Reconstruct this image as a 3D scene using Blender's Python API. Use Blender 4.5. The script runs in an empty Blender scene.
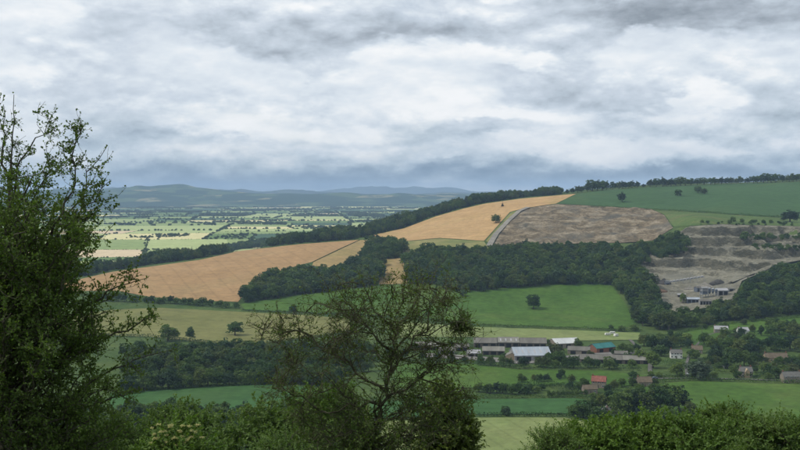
import bpy, bmesh, math, random
import numpy as np
from mathutils import Vector, Matrix
from mathutils.geometry import delaunay_2d_cdt

random.seed(7)
RNG = np.random.default_rng(11)
S = bpy.context.scene
COL = S.collection

# ------------------------------------------------------------------ camera
FPX = 966.0                     # focal length in pixels of an 800 px wide frame
EYE = 140.0                     # eye height above the valley floor, metres
HORIZON = 193.0
PITCH = math.atan((225.0 - HORIZON) / FPX)
cam_d = bpy.data.cameras.new('camera')
cam = bpy.data.objects.new('camera', cam_d)
COL.objects.link(cam)
cam_d.sensor_width = 36.0
cam_d.lens = 36.0 * FPX / 800.0
cam_d.clip_start = 0.1
cam_d.clip_end = 90000.0
cam.location = (0, 0, EYE)
cam.rotation_euler = (math.pi / 2 - PITCH, 0, 0)
S.camera = cam

# ------------------------------------------------------------------ view, world, sun
S.view_settings.view_transform = 'Standard'
S.view_settings.look = 'None'
S.view_settings.gamma = 1.0
S.view_settings.exposure = 0.12
S.view_settings.use_curve_mapping = False
S.cycles.use_denoising = True
S.cycles.max_bounces = 6
S.cycles.volume_bounces = 0
S.cycles.transparent_max_bounces = 8

SUN_EL, SUN_AZ = math.radians(50), math.radians(-95)    # azimuth measured from +Y towards +X
world = bpy.data.worlds.new('World')
S.world = world
world.use_nodes = True
WT = world.node_tree
WT.nodes.clear()


class NB:
    """small node-graph helper"""
    def __init__(self, tree):
        self.t = tree

    def n(self, typ, **kw):
        nd = self.t.nodes.new(typ)
        for k, v in kw.items():
            setattr(nd, k, v)
        return nd

    def link(self, a, b):
        self.t.links.new(a, b)

    def put(self, sock, v):
        if isinstance(v, bpy.types.NodeSocket):
            self.link(v, sock)
        elif v is not None:
            sock.default_value = v

    def math(self, op, a, b=None, c=None, clamp=False):
        nd = self.n('ShaderNodeMath', operation=op)
        nd.use_clamp = clamp
        self.put(nd.inputs[0], a)
        self.put(nd.inputs[1], b)
        self.put(nd.inputs[2], c)
        return nd.outputs[0]

    def vmath(self, op, a, b=None):
        nd = self.n('ShaderNodeVectorMath', operation=op)
        self.put(nd.inputs[0], a)
        self.put(nd.inputs[1], b)
        return nd.outputs[0]

    def noise(self, vec, scale, detail=4.0, rough=0.55, dist=0.0, lac=2.0):
        nd = self.n('ShaderNodeTexNoise')
        self.put(nd.inputs['Vector'], vec)
        nd.inputs['Scale'].default_value = scale
        nd.inputs['Detail'].default_value = detail
        nd.inputs['Roughness'].default_value = rough
        nd.inputs['Distortion'].default_value = dist
        nd.inputs['Lacunarity'].default_value = lac
        return nd.outputs['Fac'], nd.outputs['Color']

    def ramp(self, fac, stops, interp='LINEAR'):
        nd = self.n('ShaderNodeValToRGB')
        cr = nd.color_ramp
        cr.interpolation = interp
        while len(cr.elements) < len(stops):
            cr.elements.new(0.5)
        for e, (p, c) in zip(cr.elements, stops):
            e.position = p
            e.color = (c[0], c[1], c[2], 1.0) if len(c) == 3 else c
        self.put(nd.inputs[0], fac)
        return nd.outputs[0]

    def mix(self, fac, a, b, blend='MIX'):
        nd = self.n('ShaderNodeMix', data_type='RGBA', blend_type=blend)
        self.put(nd.inputs[0], fac)
        self.put(nd.inputs[6], a)
        self.put(nd.inputs[7], b)
        return nd.outputs[2]

    def maprange(self, v, a, b, c, d, smooth=False):
        nd = self.n('ShaderNodeMapRange')
        if smooth:
            nd.interpolation_type = 'SMOOTHSTEP'
        self.put(nd.inputs[0], v)
        for i, x in enumerate((a, b, c, d)):
            nd.inputs[i + 1].default_value = x
        return nd.outputs[0]


def col4(c):
    return (c[0], c[1], c[2], 1.0)


def srgb(r, g, b):
    def f(c):
        c /= 255.0
        return c / 12.92 if c <= 0.04045 else ((c + 0.055) / 1.055) ** 2.4
    return (f(r), f(g), f(b))


def build_world():
    w = NB(WT)
    tc = w.n('ShaderNodeTexCoord').outputs['Generated']
    sep = w.n('ShaderNodeSeparateXYZ')
    w.link(tc, sep.inputs[0])
    dx, dy, dz = sep.outputs

    def space(zs, lift=0.0):
        # cloud space: the dome, flattened so that clouds lie in wide banks near the horizon
        cv = w.n('ShaderNodeCombineXYZ')
        w.link(dx, cv.inputs[0]); w.link(dy, cv.inputs[1])
        w.link(w.math('MULTIPLY_ADD', dz, zs, lift), cv.inputs[2])
        return cv.outputs[0]
    cvo = space(2.3)
    cup = space(2.3, 0.03)
    wf, wc = w.noise(cvo, 7.5, 6.0, 0.62)
    warp = w.vmath('SUBTRACT', wc, (0.5, 0.5, 0.5))
    wsep = w.n('ShaderNodeSeparateXYZ'); w.link(warp, wsep.inputs[0])
    base1, _ = w.noise(cvo, 4.6, 8.0, 0.5, 0.25)
    puff, _ = w.noise(cvo, 9.0, 9.0, 0.56, 0.25)
    puff_up, _ = w.noise(cup, 9.0, 9.0, 0.56, 0.25)
    # horizontal and vertical position of the direction, bent by noise so that banks have cloudy edges
    ysafe = w.math('MAXIMUM', dy, 0.05)
    az = w.math('DIVIDE', dx, ysafe)
    el = w.math('DIVIDE', dz, ysafe)
    azw = w.math('MULTIPLY_ADD', wsep.outputs[0], 0.26, az)
    elw = w.math('MULTIPLY_ADD', wsep.outputs[2], 0.075, el)
    front = w.maprange(dy, 0.35, 0.75, 0.0, 1.0, True)

    def blob(px, py, sx, sy, amp):
        a0 = (px - 400) / FPX
        e0 = (HORIZON - py) / FPX
        u = w.math('MULTIPLY', w.math('SUBTRACT', azw, a0), FPX / sx)
        v = w.math('MULTIPLY', w.math('SUBTRACT', elw, e0), FPX / sy)
        r2 = w.math('ADD', w.math('MULTIPLY', u, u), w.math('MULTIPLY', v, v))
        return w.math('DIVIDE', amp, w.math('ADD', 1.0, w.math('MULTIPLY', r2, r2)))

    tot = None
    for b in [
        (215, 128, 75, 14, 0.26), (320, 136, 90, 9, 0.14), (400, 92, 90, 18, 0.08), (490, 52, 85, 10, 0.24), (640, 55, 30, 7, 0.12),
        (455, 116, 60, 12, 0.14), (715, 88, 46, 20, 0.20), (540, 122, 60, 7, 0.15), (50, 64, 70, 10, 0.08), (670, 122, 20, 9, 0.10),
        (188, 46, 24, 12, 0.14), (290, 155, 130, 5, 0.13), (690, 148, 90, 7, 0.12), (50, 6, 50, 8, 0.10), (345, 5, 40, 7, 0.12),
        (270, 36, 80, 20, -0.16), (265, 88, 80, 10, -0.11), (120, 138, 45, 10, -0.20), (720, 10, 150, 24, -0.34),
        (520, 18, 130, 14, -0.12), (590, 80, 75, 12, -0.13), (650, 110, 60, 9, -0.10), (440, 134, 60, 6, -0.13), (700, 130, 60, 8, -0.12),
        (25, 100, 60, 14, -0.06), (90, 30, 90, 14, -0.05), (300, 176, 400, 10, -0.27), (470, 170, 150, 8, -0.11), (640, 180, 180, 12, -0.16),
        (790, 176, 110, 14, -0.14),
    ]:
        g = blob(*b)
        tot = g if tot is None else w.math('ADD', tot, g)
    tot = w.math('MULTIPLY', tot, front)
    # a high white layer seen between nearer grey banks with defined, billowing edges
    fb, _ = w.noise(cvo, 6.4, 12.0, 0.60, 0.1)
    fb_up, _ = w.noise(cup, 6.4, 12.0, 0.60, 0.1)
    dens = w.math('MULTIPLY_ADD', w.math('SUBTRACT', fb, 0.5), 2.9, 0.62)
    dens = w.math('MULTIPLY_ADD', tot, -1.9, dens)
    dens = w.math('MULTIPLY_ADD', w.math('SUBTRACT', puff, 0.5), 0.45, dens)
    mask = w.maprange(dens, 0.40, 0.74, 0.0, 1.0, True)
    lit = w.math('MULTIPLY', w.math('SUBTRACT', fb, fb_up), 2.0)          # tops lit, bases grey
    sm, _ = w.noise(cvo, 17.0, 9.0, 0.56, 0.0)
    cup2 = space(2.3, 0.016)
    sm_up, _ = w.noise(cup2, 17.0, 9.0, 0.56, 0.0)
    small = w.math('MULTIPLY', w.math('SUBTRACT', sm, sm_up), 0.62)
    lit = w.math('ADD', lit, small)
    n1 = w.math('MULTIPLY', w.math('SUBTRACT', base1, 0.5), 0.5)
    n3 = w.math('MULTIPLY', w.math('SUBTRACT', puff, 0.5), 0.55)
    vb = w.math('ADD', w.math('ADD', 0.77, w.math('MULTIPLY', tot, 0.45)), w.math('ADD', n1, w.math('ADD', n3, w.math('MULTIPLY', small, 0.8))))
    vg = w.math('ADD', w.math('ADD', 0.565, w.math('MULTIPLY', tot, 0.85)), w.math('ADD', lit, w.math('MULTIPLY', n3, 0.7)))
    val = w.math('ADD', w.math('MULTIPLY', vb, w.math('SUBTRACT', 1.0, mask)), w.math('MULTIPLY', vg, mask))
    # a slightly brighter strip of clear air right down at the horizon
    low = w.maprange(el, 0.003, 0.010, 0.16, 0.0, True)
    val = w.math('ADD', val, low, clamp=True)
    high = w.ramp(val, [
        (0.00, srgb(140, 149, 158)), (0.22, srgb(167, 176, 186)), (0.42, srgb(193, 203, 213)),
        (0.58, srgb(209, 218, 228)), (0.74, srgb(228, 235, 241)), (0.92, srgb(251, 252, 252)), (1.0, srgb(255, 255, 255))])
    haze = w.ramp(val, [
        (0.00, srgb(122, 141, 160)), (0.22, srgb(147, 165, 182)), (0.42, srgb(182, 197, 209)),
        (0.58, srgb(208, 219, 228)), (0.74, srgb(231, 236, 241)), (0.92, srgb(251, 252, 252)), (1.0, srgb(255, 255, 255))])
    cloud = w.mix(w.maprange(dz, 0.02, 0.11, 1.0, 0.0, True), high, haze)
    cloud10 = w.vmath('SCALE', cloud)
    cloud10.node.inputs[3].default_value = 9.5
    sky = w.n('ShaderNodeTexSky', sky_type='NISHITA')
    sky.sun_disc = False
    sky.sun_elevation = SUN_EL
    sky.sun_rotation = SUN_AZ
    sky.altitude = 200
    # thin places where some blue shows through
    thin, _ = w.noise(cvo, 6.5, 6.0, 0.55, 0.4)
    cover = w.maprange(thin, 0.54, 0.70, 0.98, 0.86, True)
    out = w.mix(cover, sky.outputs[0], cloud10)
    bg = w.n('ShaderNodeBackground')
    w.link(out, bg.inputs[0])
    bg.inputs[1].default_value = 0.1
    world.cycles.sampling_method = 'MANUAL'
    world.cycles.sample_map_resolution = 256
    o = w.n('ShaderNodeOutputWorld')
    w.link(bg.outputs[0], o.inputs[0])


build_world()

sun_d = bpy.data.lights.new('sun', 'SUN')
sun_d.energy = 2.4
sun_d.angle = math.radians(6)
sun_d.color = (1.0, 0.95, 0.87)
sun = bpy.data.objects.new('sun', sun_d)
COL.objects.link(sun)
sdir = Vector((math.sin(SUN_AZ) * math.cos(SUN_EL), math.cos(SUN_AZ) * math.cos(SUN_EL), math.sin(SUN_EL)))
sun.rotation_euler = (-sdir).to_track_quat('-Z', 'Y').to_euler()
sun.location = sdir * 300 + Vector((0, 0, EYE))


# ------------------------------------------------------------------ helpers: names, tags, meshes
def tag(o, label=None, cat=None, group=None, kind=None):
    if label: o['label'] = label
    if cat: o['category'] = cat
    if group: o['group'] = group
    if kind: o['kind'] = kind
    return o


def link(o, parent=None):
    COL.objects.link(o)
    if parent is not None:
        o.parent = parent
    return o


def empty(name, loc, rz=0.0):
    o = bpy.data.objects.new(name, None)
    o.empty_display_size = 0.5
    o.location = loc
    o.rotation_euler = (0, 0, rz)
    return link(o)


def mesh_np(name, V, F, mats, smooth=False, fmat=None):
    me = bpy.data.meshes.new(name)
    V = np.asarray(V, dtype=np.float32)
    F = np.asarray(F, dtype=np.int32)
    n, k = F.shape
    me.vertices.add(len(V))
    me.vertices.foreach_set('co', V.ravel())
    me.loops.add(n * k)
    me.loops.foreach_set('vertex_index', F.ravel())
    me.polygons.add(n)
    me.polygons.foreach_set('loop_start', np.arange(0, n * k, k, dtype=np.int32))
    try:
        me.polygons.foreach_set('loop_total', np.full(n, k, dtype=np.int32))
    except Exception:
        pass
    for m in (mats if isinstance(mats, (list, tuple)) else [mats]):
        me.materials.append(m)
    if fmat is not None:
        me.polygons.foreach_set('material_index', np.asarray(fmat, dtype=np.int32))
    if smooth:
        me.polygons.foreach_set('use_smooth', np.ones(n, dtype=bool))
    me.update(calc_edges=True)
    me.validate()
    return me


def obj(name, me, parent=None):
    return link(bpy.data.objects.new(name, me), parent)


class MB:
    """collects boxes, tubes and prisms into one mesh"""
    def __init__(self):
        self.v = []; self.f = []

    def add(self, verts, faces):
        b = len(self.v)
        self.v += [tuple(p) for p in verts]
        self.f += [tuple(i + b for i in f) for f in faces]
        return self

    def box(self, x0, x1, y0, y1, z0, z1):
        return self.add([(x0, y0, z0), (x1, y0, z0), (x1, y1, z0), (x0, y1, z0), (x0, y0, z1), (x1, y0, z1), (x1, y1, z1), (x0, y1, z1)],
                        [(0, 3, 2, 1), (4, 5, 6, 7), (0, 1, 5, 4), (1, 2, 6, 5), (2, 3, 7, 6), (3, 0, 4, 7)])

    def tube(self, a, b, r0, r1=None, n=8):
        r1 = r0 if r1 is None else r1
        a = Vector(a); b = Vector(b)
        d = (b - a).normalized()
        p = d.orthogonal().normalized(); q = d.cross(p)
        vs = []
        for c, r in ((a, r0), (b, r1)):
            for i in range(n):
                t = 2 * math.pi * i / n
                vs.append(c + p * (r * math.cos(t)) + q * (r * math.sin(t)))
        fs = [(i, (i + 1) % n, n + (i + 1) % n, n + i) for i in range(n)]
        fs += [tuple(range(n - 1, -1, -1)), tuple(range(n, 2 * n))]
        return self.add(vs, fs)

    def build(self, name, mat, parent=None, bevel=0.0):
        me = bpy.data.meshes.new(name)
        me.from_pydata(self.v, [], self.f)
        me.materials.append(mat)
        if bevel > 0:
            bm = bmesh.new(); bm.from_mesh(me)
            bmesh.ops.bevel(bm, geom=bm.edges[:], offset=bevel, segments=1, affect='EDGES')
            bm.to_mesh(me); bm.free()
        me.update()
        return obj(name, me, parent)


ORD = ('leftmost second third fourth fifth sixth seventh eighth ninth tenth eleventh twelfth thirteenth fourteenth fifteenth sixteenth '
       'seventeenth eighteenth nineteenth twentieth').split()
TENS = {2: 'twenty', 3: 'thirty', 4: 'forty', 5: 'fifty', 6: 'sixty'}


def ordinal(i):
    if i < 20:
        return ORD[i]
    n = i + 1
    t, r = divmod(n, 10)
    if r == 0:
        return {2: 'twentieth', 3: 'thirtieth', 4: 'fortieth', 5: 'fiftieth', 6: 'sixtieth'}[t]
    return TENS[t] + '-' + ('first' if r == 1 else ORD[r - 1])


# ------------------------------------------------------------------ materials
MATS = {}


def new_mat(name):
    m = bpy.data.materials.new(name)
    m.use_nodes = True
    m.node_tree.nodes.clear()
    return m, NB(m.node_tree)


def finish(m, g, color, rough=0.9, bump=None, bump_strength=0.3, bump_dist=0.1, spec=0.2, metallic=0.0, trans=0.0, trans_col=None):
    p = g.n('ShaderNodeBsdfPrincipled')
    g.put(p.inputs['Base Color'], color if isinstance(color, bpy.types.NodeSocket) else col4(color))
    g.put(p.inputs['Roughness'], rough)
    p.inputs['Specular IOR Level'].default_value = spec
    p.inputs['Metallic'].default_value = metallic
    if bump is not None:
        b = g.n('ShaderNodeBump')
        b.inputs['Strength'].default_value = bump_strength
        b.inputs['Distance'].default_value = bump_dist
        g.link(bump, b.inputs['Height'])
        g.link(b.outputs[0], p.inputs['Normal'])
    out = g.n('ShaderNodeOutputMaterial')
    sh = p.outputs[0]
    if trans > 0:
        t = g.n('ShaderNodeBsdfTranslucent')
        g.put(t.inputs[0], trans_col if trans_col is not None else color)
        mx = g.n('ShaderNodeMixShader')
        mx.inputs[0].default_value = trans
        g.link(sh, mx.inputs[1]); g.link(t.outputs[0], mx.inputs[2])
        sh = mx.outputs[0]
    g.link(sh, out.inputs['Surface'])
    return m


def field_mat(name, c1, c2, c3=None, scale=0.02, stripes=None, fine=0.35, rough=0.95, bump=0.5):
    """crop or grass: broad drifts of two tones, finer mottling, optional drill rows; (angle, spacing, depth)"""
    m, g = new_mat(name)
    pos = g.n('ShaderNodeNewGeometry').outputs['Position']
    a, _ = g.noise(pos, scale, 5.0, 0.6, 0.6)
    c = g.ramp(a, [(0.33, c1), (0.67, c2)])
    if c3 is not None:
        b, _ = g.noise(pos, scale * 0.6, 4.0, 0.6, 0.8)
        c = g.mix(g.maprange(b, 0.52, 0.68, 0.0, 0.85), c, col4(c3))
    d, _ = g.noise(pos, scale * 14, 6.0, 0.7)
    shade = g.maprange(d, 0.25, 0.75, 1.0 - fine, 1.0 + fine)
    e, _ = g.noise(pos, 0.045, 5.0, 0.7, 1.0)
    shade = g.math('MULTIPLY', shade, g.maprange(e, 0.3, 0.7, 0.82, 1.18))
    if stripes:
        ang, sp, dep = stripes
        sx = g.n('ShaderNodeSeparateXYZ'); g.link(pos, sx.inputs[0])
        wob, _ = g.noise(pos, 0.01, 2.0, 0.5)
        s = g.math('ADD', g.math('MULTIPLY', sx.outputs[0], math.cos(ang)), g.math('MULTIPLY', sx.outputs[1], math.sin(ang)))
        s = g.math('MULTIPLY_ADD', wob, 3.0, s)
        w = g.math('SINE', g.math('MULTIPLY', s, 2 * math.pi / sp))
        w = g.maprange(w, 0.82, 1.0, 1.0, 1.0 - dep, True)
        shade = g.math('MULTIPLY', shade, w)
    cs = g.vmath('SCALE', c)
    g.link(shade, cs.node.inputs[3])
    bm_, _ = g.noise(pos, 0.8, 4.0, 0.7)
    finish(m, g, cs, rough, bm_, bump, 0.6, 0.1)
    MATS[name] = m
    return m


def leaf_mat(name, dark, light, trans=0.28, hue=0.5):
    m, g = new_mat(name)
    geo = g.n('ShaderNodeNewGeometry')
    oi = g.n('ShaderNodeObjectInfo')
    tc = g.n('ShaderNodeTexCoord')
    a, _ = g.noise(tc.outputs['Object'], 0.55, 3.0, 0.6)
    f = g.math('ADD', g.math('MULTIPLY', geo.outputs['Random Per Island'], 0.55), g.math('MULTIPLY', a, 0.45))
    f = g.math('ADD', f, g.math('MULTIPLY', g.math('SUBTRACT', oi.outputs['Random'], 0.5), hue), clamp=True)
    c = g.ramp(f, [(0.12, dark), (0.88, light)])
    tcol = g.mix(1.0, c, (1.15, 1.25, 0.55, 1.0), 'MULTIPLY')
    finish(m, g, c, 0.6, None, spec=0.25, trans=trans, trans_col=tcol)
    MATS[name] = m
    return m


def bark_mat(name, dark, light, scale=9.0):
    m, g = new_mat(name)
    tc = g.n('ShaderNodeTexCoord').outputs['Object']
    a, _ = g.noise(tc, scale, 6.0, 0.7, 0.5)
    c = g.ramp(a, [(0.35, dark), (0.62, light)])
    finish(m, g, c, 0.95, a, 0.6, 0.02, 0.1)
    MATS[name] = m
    return m


def plain_mat(name, c, var=0.2, scale=0.6, rough=0.85, spec=0.2, metallic=0.0, streak=False):
    m, g = new_mat(name)
    tc = g.n('ShaderNodeTexCoord').outputs['Object']
    vec = tc
    if streak:
        mp = g.n('ShaderNodeMapping'); g.link(tc, mp.inputs[0]); mp.inputs['Scale'].default_value = (1.0, 0.15, 0.15)
        vec = mp.outputs[0]
    a, _ = g.noise(vec, scale, 6.0, 0.65)
    k = g.maprange(a, 0.25, 0.75, 1.0 - var, 1.0 + var)
    cs = g.vmath('SCALE', col4(c)[:3])
    g.link(k, cs.node.inputs[3])
    finish(m, g, cs, rough, a, 0.15, 0.05, spec, metallic)
    MATS[name] = m
    return m


# ------------------------------------------------------------------ terrain
CP = math.cos(PITCH); SP = math.sin(PITCH)


def ray(px, py):
    """direction of a pixel of the 800x450 frame, scaled so that it advances one metre in Y"""
    a = (px - 400.0) / FPX
    b = (225.0 - py) / FPX
    y = CP + b * SP
    return a / y, (-SP + b * CP) / y


def at(px, py, d):
    rx, rz = ray(px, py)
    return Vector((rx * d, d, EYE + rz * d))


CTRL = []


def cpt(px, py, d):
    p = at(px, py, d); CTRL.append((p.x, p.y, p.z))


COLUMNS = {
    -150: [(305, 1170), (292, 1260), (280, 1400), (275, 1480)],
    0: [(310, 1130), (295, 1220), (278, 1400), (272, 1470)],
    100: [(308, 1130), (290, 1220), (272, 1420), (267, 1490)],
    200: [(308, 1130), (300, 1180), (280, 1320), (259.5, 1520), (254, 1600)],
    300: [(313, 1100), (296, 1190), (275, 1340), (262, 1450), (244, 1620), (238, 1720)],
    360: [(316, 1085), (286, 1220), (262, 1400), (240, 1650), (230, 1800)],
    404: [(319, 1070), (284, 1230), (258, 1400), (241, 1560), (228, 1800), (220, 1930)],
    464: [(324, 1030), (291, 1190), (250, 1420), (238, 1540), (208, 1900), (202.5, 2010)],
    520: [(327, 1010), (285, 1220), (247, 1430), (242, 1470), (209, 1720), (198, 2050), (195.2, 2200)],
    576: [(328, 1005), (282, 1240), (243, 1450), (205, 1720), (193.5, 2000), (190.5, 2150)],
    647: [(328, 1000), (300, 1120), (262, 1320), (240, 1430), (208, 1680), (187, 2050), (185.5, 2150)],
    700: [(335, 950), (322, 1030), (305, 1090), (285, 1190), (264, 1290), (226, 1390), (212, 1640), (185, 2050), (183.8, 2150)],
    800: [(340, 915), (314, 1030), (285, 1130), (265, 1230), (258, 1270), (229, 1390), (219, 1600), (181, 2050), (179.5, 2150)],
    920: [(340, 915), (312, 1030), (285, 1130), (262, 1230), (228, 1390), (218, 1600), (179, 2050), (177.5, 2150)],
}
for px, rows in COLUMNS.items():
    for py in (470, 430, 400, 372, 350):
        d = 135240.0 / (py - 193.0)
        cpt(px, py, d)
    for py, d in rows:
        cpt(px, py, d)
BEYOND = {-150: (1800, 0), 0: (1800, 0), 100: (1850, 0), 200: (2000, 2), 300: (2150, 8), 360: (2300, 12), 404: (2450, 20), 464: (2600, 40),
          520: (2800, 60), 576: (2800, 95), 647: (2800, 115), 700: (2800, 120), 800: (2800, 130), 920: (2800, 130)}
for px, (d, z) in BEYOND.items():
    k = (px - 400) / FPX
    CTRL.append((k * d, d, z))
    for dd, zz in ((3300, 0.15), (3900, 0.0), (5000, 0.0), (8000, 0.0), (15000, 0.0)):
        CTRL.append((k * dd, dd, z * zz))
for d, z in ((-38, 139.2), (0, 138.4), (5, 136.6), (11, 133.6), (20, 129.2), (40, 120), (80, 102), (150, 73), (250, 38), (340, 14), (430, 2)):
    for k in (-0.75, -0.35, 0.0, 0.35, 0.75):
        CTRL.append((k * (d + 60), d, z + 2.0 * math.sin(3 * k + d * 0.02) * min(1, max(0, d) / 60)))


def uv_of(x, y):
    return x / (y + 100.0) * 4.0, np.log(y + 60.0)


CT = np.array(CTRL)
CU, CVv = uv_of(CT[:, 0], CT[:, 1])


def tps_k(r2):
    return np.where(r2 > 1e-12, 0.5 * r2 * np.log(r2 + 1e-12), 0.0)


nC = len(CT)
_K = tps_k((CU[:, None] - CU[None]) ** 2 + (CVv[:, None] - CVv[None]) ** 2) + np.eye(nC) * 1e-4
_P = np.stack([np.ones(nC), CU, CVv], 1)
_A = np.block([[_K, _P], [_P.T, np.zeros((3, 3))]])
_w = np.linalg.solve(_A, np.concatenate([CT[:, 2], np.zeros(3)]))

NU, NV = 380, 520
U0, U1 = -4.2, 4.2
V0, V1 = math.log(20.0), math.log(16000.0)
gu = np.linspace(U0, U1, NU); gv = np.linspace(V0, V1, NV)
HG = np.zeros((NV, NU))
for i0 in range(0, NV, 20):
    uu, vv = np.meshgrid(np.clip(gu, -2.6, 2.6), gv[i0:i0 + 20])
    r2 = (uu[..., None] - CU) ** 2 + (vv[..., None] - CVv) ** 2
    HG[i0:i0 + 20] = tps_k(r2) @ _w[:nC] + _w[nC] + _w[nC + 1] * uu + _w[nC + 2] * vv
_yy = np.exp(gv) - 60.0
HG[_yy > 3900] *= 0.0
_fade = np.clip((3900 - _yy) / 600.0, 0, 1)
HG *= np.where(_yy > 3300, _fade, 1.0)[:, None]


def H(x, y):
    x = np.asarray(x, float); y = np.asarray(y, float)
    u, v = uv_of(x, np.maximum(y, -39.9))
    fu = np.clip((u - U0) / (U1 - U0) * (NU - 1), 0, NU - 1.001)
    fv = np.clip((v - V0) / (V1 - V0) * (NV - 1), 0, NV - 1.001)
    iu = fu.astype(int); iv = fv.astype(int)
    a = fu - iu; b = fv - iv
    return (HG[iv, iu] * (1 - a) * (1 - b) + HG[iv, iu + 1] * a * (1 - b) + HG[iv + 1, iu] * (1 - a) * b + HG[iv + 1, iu + 1] * a * b)


_DS = np.exp(np.linspace(math.log(60.0), math.log(15000.0), 1400))


def ground(px, py):
    """where the line of sight of a pixel meets the land"""
    rx, rz = ray(px, py)
    z = EYE + rz * _DS
    g = z - H(rx * _DS, _DS)
    k = np.nonzero(g < 0)[0]
    if len(k) == 0:
        d = 2300.0
    elif k[0] == 0:
        d = _DS[0]
    else:
        i = k[0]
        t = g[i - 1] / (g[i - 1] - g[i])
        d = _DS[i - 1] + t * (_DS[i] - _DS[i - 1])
    return Vector((rx * d, d, float(H(rx * d, d))))


def gpoly(pts, step=7.0):
    """pixel polygon -> world outline on the land, edges subdivided"""
    out = []
    n = len(pts)
    for i in range(n):
        a = pts[i]; b = pts[(i + 1) % n]
        k = max(1, int(math.hypot(b[0] - a[0], b[1] - a[1]) / step))
        for j in range(k):
            t = j / k
            p = ground(a[0] + (b[0] - a[0]) * t, a[1] + (b[1] - a[1]) * t)
            out.append((p.x, p.y))
    return np.array(out)


def inside(P, poly):
    x, y = P[:, 0], P[:, 1]
    r = np.zeros(len(P), bool)
    n = len(poly)
    j = n - 1
    for i in range(n):
        xi, yi = poly[i]; xj, yj = poly[j]
        c = ((yi > y) != (yj > y)) & (x < (xj - xi) * (y - yi) / (yj - yi + 1e-12) + xi)
        r ^= c
        j = i
    return r


def edge_dist(P, poly):
    best = np.full(len(P), 1e18)
    n = len(poly)
    for i in range(n):
        a = poly[i]; b = poly[(i + 1) % n]
        ab = b - a
        t = np.clip(((P - a) @ ab) / (ab @ ab + 1e-9), 0, 1)
        d = ((P - (a + t[:, None] * ab)) ** 2).sum(1)
        best = np.minimum(best, d)
    return np.sqrt(best)


def in_points(poly, spacing, jitter=0.3, rng=RNG):
    x0, y0 = poly.min(0); x1, y1 = poly.max(0)
    gx, gy = np.meshgrid(np.arange(x0, x1 + spacing, spacing), np.arange(y0, y1 + spacing, spacing))
    P = np.stack([gx.ravel(), gy.ravel()], 1)
    P += rng.uniform(-jitter, jitter, P.shape) * spacing
    return P[inside(P, poly)]


def value_noise(x, y, s, seed=0):
    x = np.asarray(x) / s; y = np.asarray(y) / s
    xi = np.floor(x).astype(int); yi = np.floor(y).astype(int)
    fx = x - xi; fy = y - yi
    fx = fx * fx * (3 - 2 * fx); fy = fy * fy * (3 - 2 * fy)

    def h(a, b):
        q = np.sin(a * 127.1 + b * 311.7 + seed * 74.7) * 43758.5453
        return q - np.floor(q)
    return (h(xi, yi) * (1 - fx) + h(xi + 1, yi) * fx) * (1 - fy) + (h(xi, yi + 1) * (1 - fx) + h(xi + 1, yi + 1) * fx) * fy


def sheet(name, poly, mat, lift, spacing, zfun=None, smooth=True):
    """land surface inside an outline, draped on the terrain"""
    P = in_points(poly, spacing)
    if len(P):
        P = P[edge_dist(P, poly) > spacing * 0.35]
    n = len(poly)
    pts = [Vector((float(a), float(b))) for a, b in poly] + [Vector((float(a), float(b))) for a, b in P]
    res = delaunay_2d_cdt(pts, [], [list(range(n))], 1, 1e-4)
    XY = np.array([(p.x, p.y) for p in res[0]])
    Z = H(XY[:, 0], XY[:, 1]) + lift
    if zfun is not None:
        Z = zfun(XY, Z)
    F = []
    for f in res[2]:
        f = list(f)
        a, b, c = (XY[i] for i in f[:3])
        if (b[0] - a[0]) * (c[1] - a[1]) - (b[1] - a[1]) * (c[0] - a[0]) < 0:
            f.reverse()
        for k in range(1, len(f) - 1):
            F.append((f[0], f[k], f[k + 1]))
    me = mesh_np(name, np.column_stack([XY, Z]), np.array(F), mat, smooth)
    return obj(name, me)


# ------------------------------------------------------------------ land materials
G_MEADOW = field_mat('rough_meadow', (0.042, 0.078, 0.018), (0.078, 0.112, 0.030), (0.026, 0.052, 0.014), 0.022, fine=0.5)
G_BRIGHT = field_mat('bright_grass', (0.044, 0.096, 0.014), (0.066, 0.124, 0.020), (0.092, 0.124, 0.030), 0.011, (0.6, 9.0, 0.08), 0.34)
G_WHEAT = field_mat('ripe_wheat', (0.305, 0.190, 0.086), (0.340, 0.216, 0.102), (0.29, 0.198, 0.092), 0.008, (0.35, 24.0, 0.10), 0.2)
G_WHEAT2 = field_mat('golden_wheat', (0.375, 0.240, 0.105), (0.420, 0.274, 0.128), (0.33, 0.238, 0.095), 0.012, (0.9, 24.0, 0.10), 0.22)
G_STUBBLE = field_mat('stubble', (0.270, 0.195, 0.082), (0.310, 0.225, 0.098), (0.20, 0.175, 0.06), 0.014, (0.5, 12.0, 0.16), 0.16)
G_OLIVE = field_mat('olive_pasture', (0.138, 0.145, 0.046), (0.172, 0.170, 0.060), (0.112, 0.132, 0.040), 0.012, (1.2, 18.0, 0.08), 0.14)
G_OLIVE2 = field_mat('dry_bank', (0.150, 0.165, 0.052), (0.230, 0.205, 0.080), (0.10, 0.14, 0.04), 0.02, None, 0.25)
G_TEAL = field_mat('blue_green_crop', (0.036, 0.092, 0.026), (0.044, 0.106, 0.031), (0.05, 0.10, 0.028), 0.010, (1.4, 16.0, 0.14), 0.2)
G_HILL = field_mat('hill_crop', (0.040, 0.086, 0.028), (0.047, 0.098, 0.033), (0.056, 0.098, 0.028), 0.008, (0.8, 20.0, 0.06), 0.2)
G_PALE = field_mat('pale_hay', (0.150, 0.190, 0.065), (0.185, 0.215, 0.080), (0.12, 0.17, 0.05), 0.015, (0.3, 14.0, 0.10), 0.18)
G_SCRUB = field_mat('rough_scrub', (0.055, 0.100, 0.025), (0.095, 0.135, 0.038), (0.13, 0.13, 0.05), 0.02, None, 0.4)


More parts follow.
